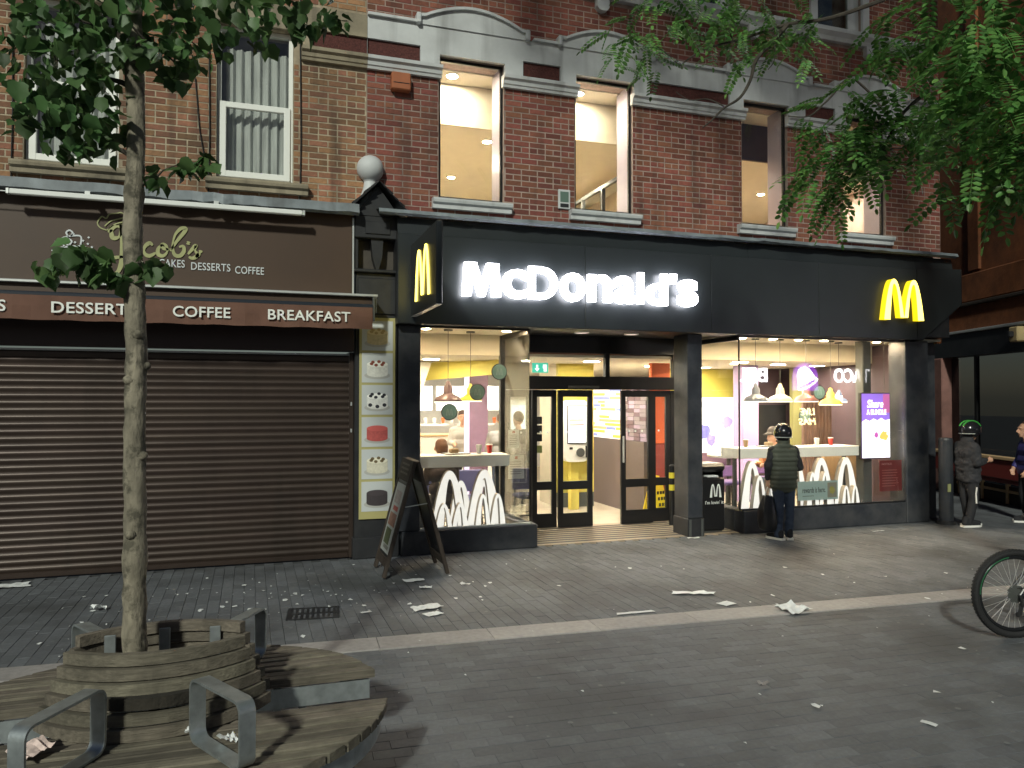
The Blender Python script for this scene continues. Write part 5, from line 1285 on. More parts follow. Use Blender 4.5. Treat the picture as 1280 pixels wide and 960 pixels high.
me_leaf = bpy.data.meshes.new('leaf'); me_leaf.from_pydata([tuple(q) for q in LV], [], LF); me_leaf.materials.append(m_leaf); me_leaf.polygons.foreach_set('use_smooth', [True]*len(LF))
lobj = []
for i, (p_, s_) in enumerate(leaves):
    Mx = Matrix.Translation(p_) @ rnd_rot(rng) @ Matrix.Scale(s_, 4)
    if i in lsel: lobj.append(Mx)
    else: crown.add([Mx @ q for q in LV], LF)
cr = stuff(crown.build('crown', m_leaf, tr, smooth=True))
for Mx in lobj:
    o = mobj('leaf', me_leaf, cr); o.matrix_local = Mx

# large tree whose trunk stands right of the picture
def compound():
    vs = []; fs = []
    def leaflet(b, d, l, w_):
        n_ = V((0,0,1)); s_ = d.cross(n_).normalized()
        i0 = len(vs)
        vs.extend([b, b+d*l*.3+s_*w_*.5+V((0,0,.01)), b+d*l*.75+s_*w_*.42, b+d*l+V((0,0,-.012)), b+d*l*.75-s_*w_*.42, b+d*l*.3-s_*w_*.5+V((0,0,.01))])
        fs.extend([(i0,i0+1,i0+2,i0+3),(i0,i0+3,i0+4,i0+5)])
    for k in range(8):
        y = .12+k*.105; z = -.25*y*y
        for s_ in (-1,1): leaflet(V((s_*.008,y,z)), V((s_*1,.45,-.12)).normalized(), .2*(1-.3*abs(k-3)/5), .098)
    leaflet(V((0,.95,-.23)), V((0,1,-.4)).normalized(), .17, .085)
    i0 = len(vs); vs.extend([V((-.006,0,0)),V((.006,0,0)),V((.004,.5,-.06)),V((-.004,.5,-.06)),V((.003,.96,-.23)),V((-.003,.96,-.23))]); fs.extend([(i0,i0+1,i0+2,i0+3),(i0+3,i0+2,i0+4,i0+5)])
    return vs, fs
CV, CF = compound()
bt = thing('leaning_tree', 'large feathery leaved tree reaching into the top right corner', 'tree', (6.9, 3.4, 0))
TO2 = V((6.9,3.4,0))
mb = MB(); pts = [V((.05*math.sin(z*.8)-.02*z,.06*z,z)) for z in [i*.5 for i in range(19)]]; mb.tube(pts, [.2-.014*i*.5 for i in range(19)], 14); autosmooth(mb.build('trunk', m_bark2, bt), 60)
cl2 = []
for u, v, dep, r, n in ((800,45,6.9,.3,13),(850,20,6.9,.4,18),(905,25,7,.4,18),(960,15,7,.4,18),(1000,30,7,.3,12),(820,15,6.9,.3,9),(930,45,7,.25,8),(985,55,6.8,.2,7),(780,70,6.9,.13,4),
   (1040,160,5.4,.22,12),(1080,140,5.4,.25,14),(1110,175,5.3,.3,18),(1050,205,5.5,.2,12),(1000,215,5.6,.12,6),(1035,235,5.6,.13,7),(1080,195,5.4,.25,16),(1140,150,5.2,.28,14),(1060,120,5.4,.15,6),(1150,185,5.2,.2,10),(1050,262,5.7,.06,3),
   (1150,40,4.8,.3,14),(1190,15,4.5,.3,12),(1120,60,5.2,.2,9),(1200,80,4.2,.25,14),(1240,50,3.9,.25,12),(1255,110,3.8,.25,14),(1215,130,4.1,.22,13),(1270,20,3.7,.25,10),(1260,170,3.9,.2,11),(1215,175,4.2,.2,10),(1180,120,4.6,.25,12),(1270,215,4.0,.12,6),(1240,215,4.1,.12,7),(1190,220,4.3,.08,4),(1230,240,4.1,.06,3)):
    d = ray(u, v); cl2.append((CAMP+d*dep-TO2, r, n, True))
rng = random.Random(33)
k = 0
while k < 145:  # unseen upper crown clusters, added to shade the upper wall
    q = V((rng.uniform(-1,1), rng.uniform(-1,1), rng.uniform(-1,1)))
    if q.length > 1: continue
    p_ = V((4.6,4.2,11.0))+V((q.x*5.0, q.y*2.0, q.z*1.5)); k += 1
    cl2.append((p_-TO2, .6, 13, False))
while k < 165:  # more unseen clusters above the frame, added for shade
    p_ = V((rng.uniform(4,10), rng.uniform(1.5,5.5), rng.uniform(6.5,9.5)))
    u, v, dz = proj(p_)
    if v > -140 and -200 < u < 1500: continue
    cl2.append((p_-TO2, .55, 12, False)); k += 1
limb = MB()
nodes2 = [(V((.05*math.sin(z_*.8)-.02*z_,.06*z_,z_)), .06) for z_ in (3.0,3.6,4.4,5.4,6.4,7.2,8,8.8)]
def polyb(l, dep, r0, r1):
    P_ = bez([(u, v) for u, v in l], 4); q = [CAMP+ray(u, v)*dep-TO2 for u, v in P_]; limb.tube(q, [r0+(r1-r0)*i/(len(q)-1) for i in range(len(q))], 6); nodes2.extend([(p_, r1*1.6) for p_ in q])
polyb([(1130,-10),(1040,22),(985,30),(930,48),(880,62),(850,82)], 6.95, .02, .006)
polyb([(985,30),(963,55),(945,75),(938,100),(925,122),(905,135),(890,150),(878,160)], 6.95, .022, .005)
polyb([(905,133),(885,124),(862,125),(845,115)], 6.95, .007, .003); polyb([(968,52),(968,75),(960,87)], 6.95, .006, .003)
polyb([(1135,180),(1070,100),(1035,125),(1012,145),(985,145)], 5.9, .012, .004); polyb([(1180,100),(1130,140),(1100,190),(1060,225)], 5.3, .018, .005)
b0 = CAMP+ray(1130,-10)*6.95-TO2; limb.tube([V((0,.3,4.6)), b0.lerp(V((0,.3,4.6)),.5)+V((0,0,.8)), b0], [.05,.035,.02], 8)
chain_limbs(limb, [t[0] for t in cl2], nodes2, .03, bow=.05)
stuff(limb.build('limbs', m_bark2, bt))
crown = MB(); me_c = bpy.data.meshes.new('compound_leaf'); me_c.from_pydata([tuple(q) for q in CV], [], CF); me_c.materials.append(m_leaf2)
objs = []
for c, r, n, near in cl2:
    for k in range(int(n*1.2) if near else n):
        d = V((rng.gauss(0,1), rng.gauss(0,1), rng.gauss(0,.7))).normalized()*r*rng.random()**.5*1.15
        s_ = rng.uniform(.24,.36) if near else rng.uniform(.35,.5)
        Mx = Matrix.Translation(c+d) @ Matrix.Rotation(rng.uniform(0,2*math.pi),4,'Z') @ Matrix.Rotation(rng.uniform(-.9,.15),4,'X') @ Matrix.Rotation(rng.uniform(-.5,.5),4,'Y') @ Matrix.Scale(s_,4)
        if near: objs.append((Mx, proj(c+d+TO2)[2]))
        else: crown.add([Mx @ q for q in CV], CF)
objs.sort(key=lambda t: t[1])
for Mx, _ in objs[300:]: crown.add([Mx @ q for q in CV], CF)
cr2 = stuff(crown.build('crown', m_leaf2, bt))
for Mx, _ in objs[:300]:
    o = mobj('compound_leaf', me_c, cr2); o.matrix_local = Mx

# ------------------------------------------------------------------ people
def cap_mesh(segs, extra=()):
    """tapered capsules -> list of joined closed meshes"""
    mb = MB()
    for s_ in segs:
        a, ra, b, rb_ = V(s_[0]), s_[1], V(s_[2]), s_[3]; sq = s_[4] if len(s_) > 4 else (1,1)
        ax = (b-a); l = ax.length or 1e-4; t = ax.normalized() if ax.length > 1e-4 else V((0,0,1))
        u = V((1,0,0)) if abs(t.x) < .8 else V((0,1,0)); u = (u-t*u.dot(t)).normalized(); w2 = t.cross(u)
        n = 12; rings = []
        prof = [(-math.sin(q)*ra, math.cos(q)*ra, 0) for q in (1.57, 1.1, .6, .2)]+[(math.sin(q)*rb_, math.cos(q)*rb_, 1) for q in (.2,.6,1.1,1.57)]
        vs = []
        for off, rad, e in prof:
            c = (b if e else a)+t*off; rad = max(rad, 1e-4)
            vs += [c+u*math.cos(2*math.pi*k/n)*rad*sq[0]+w2*math.sin(2*math.pi*k/n)*rad*sq[1] for k in range(n)]
        fs = [(i*n+k, i*n+(k+1) % n, (i+1)*n+(k+1) % n, (i+1)*n+k) for i in range(len(prof)-1) for k in range(n)]+[tuple(range(n-1,-1,-1)), tuple((len(prof)-1)*n+k for k in range(n))]
        mb.add(vs, fs)
    return mb
def organic(name, segs, mat, parent, vox=.012, sm=6, fn=None):
    mb = cap_mesh(segs); me = bpy.data.meshes.new(name); me.from_pydata(mb.v, [], mb.f)
    def mods(o):
        m = o.modifiers.new('r', 'REMESH'); m.mode = 'VOXEL'; m.voxel_size = vox
        s_ = o.modifiers.new('s', 'SMOOTH'); s_.iterations = sm; s_.factor = .5
    r = evalmesh(me, mods, name)
    if fn:
        nn = [q.normal.copy() for q in r.vertices]
        for q, nr in zip(r.vertices, nn): q.co = fn(q.co, nr)
    r.materials.clear(); r.materials.append(mat); r.polygons.foreach_set('use_smooth', [True]*len(r.polygons))
    return mobj(name, r, parent)
def hand_segs(wr, d, side, curl, s=1.0):
    """palm + five fingers; wr wrist, d direction of the hand, side = towards the thumb, curl = towards the palm"""
    d, side, curl = V(d).normalized(), V(side).normalized(), V(curl).normalized(); wr = V(wr); out = []
    palm = wr+d*.075*s
    out.append((wr, .024*s, palm, .028*s, (1.0, 1.0)))
    for k, (o_, l) in enumerate(((.027,.068),(.009,.078),(-.010,.072),(-.028,.056))):
        b = palm+side*o_*s+d*.005; m_ = b+(d*.8+curl*.5).normalized()*l*.5*s; e = m_+(d*.25+curl*.95).normalized()*l*.5*s
        out += [(wr+d*.03+side*o_*.7*s, .013*s, b, .0115*s), (b,.011*s,m_,.0095*s),(m_,.0095*s,e,.008*s)]
    tb = wr+d*.025*s+side*.025*s; tm = tb+(side*.7+d*.6+curl*.3).normalized()*.04*s; te = tm+(d*.8+curl*.6).normalized()*.032*s
    out += [(tb,.014*s,tm,.011*s),(tm,.011*s,te,.009*s)]
    return out
def shoe(parent, x, y, rz, mat, sole, s=1.0):
    Mx = Matrix.Translation((x,y,0)) @ Matrix.Rotation(rz,4,'Z') @ Matrix.Scale(s,4)
    o = organic('shoe', [(Mx @ V((0,-.05,.06)),.045,Mx @ V((0,.12,.045)),.038),(Mx @ V((0,.12,.045)),.038,Mx @ V((0,.18,.04)),.03),(Mx @ V((0,-.05,.06)),.045,Mx @ V((0,-.03,.12)),.045)], mat, parent, .009, 3)
    pts = [(-.045,-.1),(.045,-.1),(.05,.05),(.048,.16),(.02,.215),(-.02,.215),(-.048,.16),(-.05,.05)]
    mb = MB(); mb.prism(pts, 0, .028, 'z', Mx); mb.build('sole', sole, o)
def helmet(parent, c, rz, mat, visor, s=1.0, stripe=None):
    Mx = Matrix.Translation(c) @ Matrix.Rotation(rz,4,'Z') @ Matrix.Scale(s,4)
    bm = bmesh.new(); bmesh.ops.create_uvsphere(bm, u_segments=28, v_segments=18, radius=1)
    for q in bm.verts:
        q.co = V((q.co.x*.135, q.co.y*.158, q.co.z*.142))
        if q.co.z < -.06: q.co.x *= .9; q.co.y *= .92
        if q.co.z < -.105: q.co.z = -.105
    mb = MB(); mb.bm(bm, Mx); o = autosmooth(mb.build('helmet', mat, parent), 60)
    # visor strip in front (+y)
    mb = MB(); n = 12
    for i in range(n):
        a0, a1 = R(25+130*i/n), R(25+130*(i+1)/n)
        mb.add([Mx @ V((.137*math.cos(a), .161*math.sin(a), z)) for a, z in ((a0,-.045),(a1,-.045),(a1,.045),(a0,.045))], [(0,1,2,3)])
    mb.build('visor', visor, o)
    mb = MB(); mb.tube([Mx @ V((.13*math.cos(a)*1.02, .155*math.sin(a)*1.02, -.055)) for a in [R(185+17*k) for k in range(11)]], .006*s, 6); mb.build('trim', m_alu, o)
    if stripe:
        for k in (-.04,.04):
            mb = MB(); mb.tube([Mx @ V((k, .155*math.cos(a)*1.0, .14*math.sin(a))) for a in [R(25+13*j) for j in range(11)]], .012*s, 6); mb.build('stripe', stripe, o)
    return o
def face(parent, c, rz, s=1.0):
    pass
m_jean = M('denim', (.035,.05,.085), .85, var=.25, vscale=14, bump=.4, bscale=30)
m_vest = M('olive_vest', (.055,.062,.045), .75, var=.1, vscale=10)
m_blk = M('black_cloth', (.013,.013,.016), .85, var=.3, vscale=10, bump=.3, bscale=20)
m_gry = M('charcoal_cloth', (.026,.026,.03), .9, var=.25, vscale=8, bump=.4, bscale=18)
m_hel = M('helmet_black', (.012,.012,.014), .18)
m_vis = M('visor', (.02,.02,.025), .08)

def head_segs(c, s=1.0, f=(0,1,0)):
    """head with nose, brow, chin, ears; f = facing"""
    c = V(c); f = V(f).normalized(); sd = f.cross(V((0,0,1))); u = V((0,0,1))
    return [(c-f*.015*s-u*.0, .083*s, c-f*.01*s+u*.03*s, .085*s),(c+f*.03*s-u*.05*s,.058*s,c+f*.045*s-u*.085*s,.034*s),(c+f*.09*s+u*.01*s,.012*s,c+f*.108*s-u*.025*s,.014*s),
            (c+f*.078*s+sd*.035*s+u*.035*s,.012*s,c+f*.078*s-sd*.035*s+u*.035*s,.012*s),(c+f*.083*s+sd*.02*s-u*.052*s,.009*s,c+f*.083*s-sd*.02*s-u*.052*s,.009*s),
            (c+sd*.085*s+u*.012*s,.014*s,c+sd*.09*s-u*.02*s,.011*s),(c-sd*.085*s+u*.012*s,.014*s,c-sd*.09*s-u*.02*s,.011*s)]
# --- standing rider at the right window, back to the camera
rd = thing('person', 'person in black helmet and olive padded vest holding a black bag at the window', 'person', (6.86, 8.72, 0), R(-14), 'people'); rd.scale = (.9, .9, 1)
body = [((-.085,.0,.09),.045,(-.085,-.02,.42),.06),((-.085,-.02,.42),.06,(-.08,0,.75),.08),((.085,.02,.09),.045,(.09,.0,.42),.06),((.09,0,.42),.06,(.08,0,.75),.08),
        ((-.08,0,.78),.085,(.08,0,.78),.085),((-.04,0,.8),.085,(.04,0,.8),.085),((0,0,.8),.095,(0,0,1.1),.085),((-.13,0,1.18),.05,(.13,0,1.18),.05),((0,0,1.15),.065,(0,.01,1.3),.05)]
larm = [((-.18,0,1.17),.045,(-.235,-.01,.98),.042),((-.235,-.01,.98),.042,(-.22,.05,.80),.033)]
rarm = [((.18,0,1.17),.045,(.245,-.0,.98),.042),((.245,0,.98),.042,(.2,.2,.93),.033)]
hs = hand_segs((-.22,.05,.80),(0,.05,-1),(.1,1,0),(1,0,0),.95)+hand_segs((.2,.2,.93),(-.3,1,.05),(0,0,1),(-1,0,0),.95)
organic('body', body+larm+rarm+hs+head_segs((0,.03,1.40),.95), m_skin, rd, .010, 3)
organic('trousers', [((-.085,.0,.07),.062,(-.088,-.02,.42),.075),((-.088,-.02,.42),.077,(-.085,0,.74),.098),((.085,.02,.07),.062,(.092,.0,.42),.075),((.092,0,.42),.077,(.085,0,.74),.098),((-.08,0,.78),.108,(.08,0,.78),.108)], m_jean, rd, .012, 5,
        lambda c, nr: c+nr*(.006*math.sin(c.z*60+c.x*25)*max(0, .5-c.z)*1.6+.009*noise.noise(V((c.x*12,c.y*12,c.z*20)))+.004*noise.noise(c*30)))
organic('sleeves', [((-.17,0,1.2),.07,(-.245,-.01,.98),.060),((-.245,-.01,.98),.058,(-.222,.05,.82),.044),((.17,0,1.2),.07,(.252,0,.98),.060),((.252,0,.98),.058,(.205,.18,.935),.044),((-.15,0,1.17),.075,(.15,0,1.17),.075)], m_blk, rd, .011, 5, lambda c, nr: c+nr*(.011*noise.noise(V((c.x*10,c.y*10,c.z*22)))+.005*noise.noise(c*28)))
organic('vest', [((-.08,0,.74),.122,(.08,0,.74),.122),((-.085,0,.85),.122,(.085,0,.85),.122),((-.09,0,.95),.122,(.09,0,.95),.122),((-.1,0,1.08),.118,(.1,0,1.08),.118),((-.13,0,1.18),.09,(.13,0,1.18),.09),((-.03,.0,1.25),.085,(.03,0,1.25),.085),((0,.0,1.29),.085,(0,.01,1.31),.082)], m_vest, rd, .011, 5,
        lambda c, nr: c+nr*(.014*abs(math.sin(c.z*math.pi/.062))-.006)+nr*.003*noise.noise(c*25))
shoe(rd, -.09, .0, R(28), m_blk, m_whitel); shoe(rd, .09, .02, R(-12), m_blk, m_whitel)
helmet(rd, (0,.015,1.44), R(-8), m_hel, m_vis, .98)
bg_ = thing('shopping_bag', 'limp black carrier bag hanging from the rider hand', 'bag', (6.86,8.72,0), R(-14)); bg_.scale = (.86, .8, 1)
mb = MB(); n = 16
pr = [(.0,.10,.13),(.03,.125,.155),(.12,.135,.165),(.24,.125,.15),(.34,.105,.125),(.42,.08,.10),(.46,.065,.085)]
vs = []
for z, rx, ry in pr:
    for k in range(n):
        a = 2*math.pi*k/n; j = 1+.18*noise.noise(V((math.cos(a)*2, math.sin(a)*2, z*7)))
        q_ = lambda t: math.copysign(abs(t)**.6, t); vs.append((-.25+rx*q_(math.cos(a))*j, .04+ry*q_(math.sin(a))*j, z+.13))
mb.add(vs, [(i*n+k, i*n+(k+1) % n, (i+1)*n+(k+1) % n, (i+1)*n+k) for i in range(len(pr)-1) for k in range(n)]+[tuple(range(n-1,-1,-1))])
autosmooth(mb.build('sack', M('bag_black', (.012,.012,.014), .38, bump=.4, bscale=15), bg_), 50)
for s_ in (-.05,.05): MB().tube([(-.25+s_,.04,.55),(-.235+s_*.6,.045,.66),(-.225,.05,.735)], .007, 6).build('handle', m_whitel, bg_)

# --- person by the alley, side on, facing right
p2 = thing('person', 'person in green striped helmet and charcoal jacket standing by the alley', 'person', (10.2, 8.74, 0), R(-90-14), 'people')
organic('body', [((-.08,.05,.09),.045,(-.08,.0,.42),.06),((-.08,0,.42),.06,(-.08,0,.75),.08),((.08,-.06,.09),.045,(.085,.02,.42),.06),((.085,.02,.42),.06,(.08,0,.75),.08),((-.08,0,.78),.09,(.08,0,.78),.09),((0,0,.8),.095,(0,-.02,1.1),.085),((-.13,-.02,1.18),.05,(.13,-.02,1.18),.05),((0,-.02,1.15),.065,(0,.02,1.3),.05),
   ((-.19,-.02,1.18),.055,(-.22,-.02,.97),.045),((-.22,-.02,.97),.042,(-.16,.22,.96),.033),((.19,-.02,1.18),.055,(.22,-.02,.97),.045),((.22,-.02,.97),.042,(.14,.2,.99),.033)]
   +hand_segs((-.16,.22,.96),(.2,1,0),(0,0,1),(1,0,0),.95)+hand_segs((.14,.2,.99),(-.1,1,.1),(0,0,1),(-1,0,0),.95)+head_segs((0,.05,1.40),.95), m_skin, p2, .010, 3)
organic('trousers', [((-.08,.05,.07),.058,(-.082,.0,.42),.072),((-.082,0,.42),.074,(-.085,0,.74),.095),((.08,-.06,.07),.058,(.087,.02,.42),.072),((.087,.02,.42),.074,(.085,0,.74),.095),((-.08,0,.78),.105,(.08,0,.78),.105)], m_blk, p2, .012, 5)
organic('jacket', [((-.08,0,.74),.125,(.08,0,.74),.125),((-.08,0,.85),.127,(.08,0,.85),.127),((-.085,-.01,.95),.13,(.085,-.01,.95),.13),((-.1,-.02,1.1),.125,(.1,-.02,1.1),.125),((-.14,-.02,1.19),.085,(.14,-.02,1.19),.085),((-.03,-.01,1.27),.08,(.03,-.01,1.27),.08),((-.18,-.02,1.18),.075,(-.23,-.02,.97),.066),((-.23,-.02,.97),.064,(-.165,.19,.96),.048),((.18,-.02,1.18),.075,(.23,-.02,.97),.066),((.23,-.02,.97),.064,(.145,.17,.985),.048)], m_gry, p2, .011, 5, lambda c, nr: c+nr*(.015*noise.noise(V((c.x*9,c.y*9,c.z*17)))+.008*noise.noise(c*27)))
shoe(p2, -.08, .04, 0, m_blk, m_whitel); shoe(p2, .08, -.07, R(5), m_blk, m_whitel)
helmet(p2, (0,.035,1.44), 0, m_hel, m_vis, .98, M('helmet_green', (.05,.30,.05), .3))
MB().tube([(.185,.0,.6),(.165,.0,.5),(.16,.01,.36)], .011, 6).build('white_stripe', m_whitel, p2)
# --- person cut by the right edge, facing left
p3 = thing('person', 'person in purple blue jacket and black trousers cut by the right edge', 'person', tuple(atz(1286,652,0)), R(90-25), 'people')
organic('body', [((-.08,.05,.09),.045,(-.08,.0,.42),.06),((-.08,0,.42),.06,(-.08,0,.75),.08),((.08,-.02,.09),.045,(.085,.02,.42),.06),((.085,.02,.42),.06,(.08,0,.75),.08),((-.08,0,.78),.09,(.08,0,.78),.09),((0,0,.8),.095,(0,-.02,1.1),.085),((-.13,-.02,1.18),.05,(.13,-.02,1.18),.05),((0,-.02,1.15),.065,(0,.02,1.3),.05),
   ((-.19,-.02,1.18),.055,(-.22,.0,.97),.045),((-.22,0,.97),.042,(-.18,.12,.80),.033),((.19,-.02,1.18),.055,(.22,0,.97),.045),((.22,0,.97),.042,(.18,.12,.82),.033)]+hand_segs((-.18,.12,.80),(.1,.3,-1),(0,1,0),(1,0,0),.95)+hand_segs((.18,.12,.82),(-.1,.3,-1),(0,1,0),(-1,0,0),.95)+head_segs((0,.05,1.42)), m_skin, p3, .010, 3)
organic('trousers', [((-.08,.05,.07),.058,(-.082,.0,.42),.072),((-.082,0,.42),.074,(-.085,0,.74),.095),((.08,-.02,.07),.058,(.087,.02,.42),.072),((.087,.02,.42),.074,(.085,0,.74),.095),((-.08,0,.78),.105,(.08,0,.78),.105)], m_blk, p3, .012, 5)
organic('jacket', [((-.075,0,.80),.122,(.075,0,.80),.122),((-.09,-.01,.95),.122,(.09,-.01,.95),.122),((-.1,-.02,1.1),.122,(.1,-.02,1.1),.122),((-.14,-.02,1.19),.082,(.14,-.02,1.19),.082),((-.03,-.01,1.27),.075,(.03,-.01,1.27),.075),((-.18,-.02,1.18),.073,(-.23,0,.97),.064),((-.23,0,.97),.062,(-.185,.10,.83),.046),((.18,-.02,1.18),.073,(.23,0,.97),.064),((.23,0,.97),.062,(.185,.1,.85),.046)], M('purple_jacket', (.03,.025,.13), .6, var=.3, vscale=12), p3, .012, 5)
organic('hair', [((0,.02,1.46),.09,(0,.0,1.49),.085)], m_hair, p3, .012, 4)
shoe(p3, -.08, .05, 0, m_blk, m_whitel); shoe(p3, .08, -.02, 0, m_blk, m_whitel)
# --- guests inside
def guest(label, x, y, rz, top, trs, z0=.034, seat=.62, cap=None, hair=m_hair, lean=.05):
    o = thing('person', label, 'person', (x, y, z0), rz, 'people')
    s = seat+.1; sh_ = s+.5; hd_ = sh_+.22
    organic('body', [((-.09,0,s),.08,(-.1,.36,s+.0),.06),((.09,0,s),.08,(.1,.36,s),.06),((-.1,.36,s),.058,(-.1,.36,s-.40),.04),((.1,.36,s),.058,(.1,.36,s-.4),.04),((-.1,.36,s-.43),.035,(-.1,.46,s-.45),.03),((.1,.36,s-.43),.035,(.1,.46,s-.45),.03),((0,0,s+.03),.09,(0,lean,sh_-.08),.085),((-.13,lean,sh_),.055,(.13,lean,sh_),.055),((0,lean,sh_),.07,(0,lean+.03,sh_+.12),.05),
      ((-.18,lean,sh_),.05,(-.22,lean+.08,sh_-.24),.04),((-.22,lean+.08,sh_-.24),.038,(-.12,lean+.32,sh_-.2),.03),((.18,lean,sh_),.05,(.22,lean+.08,sh_-.24),.04),((.22,lean+.08,sh_-.24),.038,(.12,lean+.32,sh_-.2),.03)]
      +hand_segs((-.12,lean+.32,sh_-.2),(.2,1,0),(1,0,.3),(0,0,-1),.9)+hand_segs((.12,lean+.32,sh_-.2),(-.2,1,0),(-1,0,.3),(0,0,-1),.9)+head_segs((0,lean+.06,hd_)), m_skin, o, .012, 3)
    organic('top', [((-.07,0,s+.04),.122,(.07,0,s+.04),.122),((-.08,lean*.5,s+.18),.12,(.08,lean*.5,s+.18),.12),((-.09,lean,sh_-.12),.118,(.09,lean,sh_-.12),.118),((-.14,lean,sh_),.073,(.14,lean,sh_),.073),((-.18,lean,sh_),.066,(-.225,lean+.08,sh_-.24),.055),((-.225,lean+.08,sh_-.24),.053,(-.13,lean+.28,sh_-.2),.04),((.18,lean,sh_),.066,(.225,lean+.08,sh_-.24),.055),((.225,lean+.08,sh_-.24),.053,(.13,lean+.28,sh_-.2),.04)], top, o, .013, 4)
    organic('trousers', [((-.09,0,s),.098,(-.1,.36,s),.075),((.09,0,s),.098,(.1,.36,s),.075),((-.1,.36,s),.072,(-.1,.36,s-.40),.055),((.1,.36,s),.072,(.1,.36,s-.4),.055)], trs, o, .013, 4)
    organic('hair', [((0,lean+.03,hd_+.03),.094,(0,lean+.035,hd_+.055),.088),((0,lean+.0,hd_-.02),.08,(0,lean,hd_+.02),.085)], hair, o, .012, 4)
    if cap:
        organic('cap', [((0,lean+.05,hd_+.07),.095,(0,lean+.05,hd_+.08),.09),((-.04,lean+.14,hd_+.05),.02,(-.04,lean+.21,hd_+.035),.012),((.04,lean+.14,hd_+.05),.02,(.04,lean+.21,hd_+.035),.012),((0,lean+.14,hd_+.055),.02,(0,lean+.22,hd_+.038),.012)], cap, o, .009, 3)
    return o
guest('seated person with brown hair seen from behind over the left window counter', 2.47, 10.1, R(8), M('dark_top',(.05,.04,.045),.8), m_blk, seat=.38, hair=M('brown_hair',(.16,.075,.04),.6,var=.2,vscale=30))
guest('seated person in dark cap beside the standing rider behind the glass', 7.95, 10.25, R(100), M('tan_top',(.5,.22,.10),.8), m_jean, seat=.45, cap=M('cap_dark',(.05,.04,.035),.8))
guest('seated person in blue top at the table behind the bollard', 7.15, 12.1, R(160), M('navy_top',(.05,.06,.12),.8), m_blk, seat=.4)
def stander(label, x, y, rz, top, trs, s=1.06, hair=m_hair):
    o = thing('person', label, 'person', (x, y, .034), rz, 'people'); o.scale = (s, s, s)
    organic('body', body+[((-.19,0,1.18),.055,(-.23,.01,.96),.045),((-.23,.01,.96),.042,(-.14,.2,.95),.033),((.19,0,1.18),.055,(.23,.01,.96),.045),((.23,.01,.96),.042,(.14,.2,.95),.033)]+hand_segs((-.14,.2,.95),(.2,1,0),(1,0,.3),(0,0,-1),.95)+hand_segs((.14,.2,.95),(-.2,1,0),(-1,0,.3),(0,0,-1),.95)+head_segs((0,.03,1.42)), m_skin, o, .012, 3)
    organic('top', [((-.075,0,.80),.12,(.075,0,.80),.12),((-.09,0,.95),.12,(.09,0,.95),.12),((-.1,0,1.1),.12,(.1,0,1.1),.12),((-.14,0,1.19),.08,(.14,0,1.19),.08),((-.18,0,1.18),.072,(-.235,.01,.96),.06),((-.235,.01,.96),.058,(-.145,.17,.95),.044),((.18,0,1.18),.072,(.235,.01,.96),.06),((.235,.01,.96),.058,(.145,.17,.95),.044)], top, o, .013, 4)
    organic('trousers', [((-.085,.0,.07),.06,(-.088,-.02,.42),.073),((-.088,-.02,.42),.075,(-.085,0,.74),.096),((.085,.02,.07),.06,(.092,.0,.42),.073),((.092,0,.42),.075,(.085,0,.74),.096),((-.08,0,.78),.106,(.08,0,.78),.106)], trs, o, .013, 4)
    organic('hair', [((0,.0,1.46),.094,(0,.01,1.48),.09)], hair, o, .012, 4)
    shoe(o, -.09, .0, 0, m_blk, m_whitel); shoe(o, .09, .02, 0, m_blk, m_whitel)
stander('standing person in grey hoodie at the order screens behind the corner glass', 4.02, 12.3, R(-15), M('grey_hoodie',(.22,.21,.21),.85,var=.1), m_jean)
stander('standing person in black top next to the order screens behind the corner glass', 4.45, 12.7, R(20), m_blk, m_blk)
stander('standing person in pale top near the mauve column', 3.95, 14.6, R(160), M('pale_top',(.45,.43,.40),.8), m_gry)
stander('kitchen worker in white top at the bright counter', 2.75, 15.9, R(180), M('white_top',(.6,.58,.55),.8), m_blk)

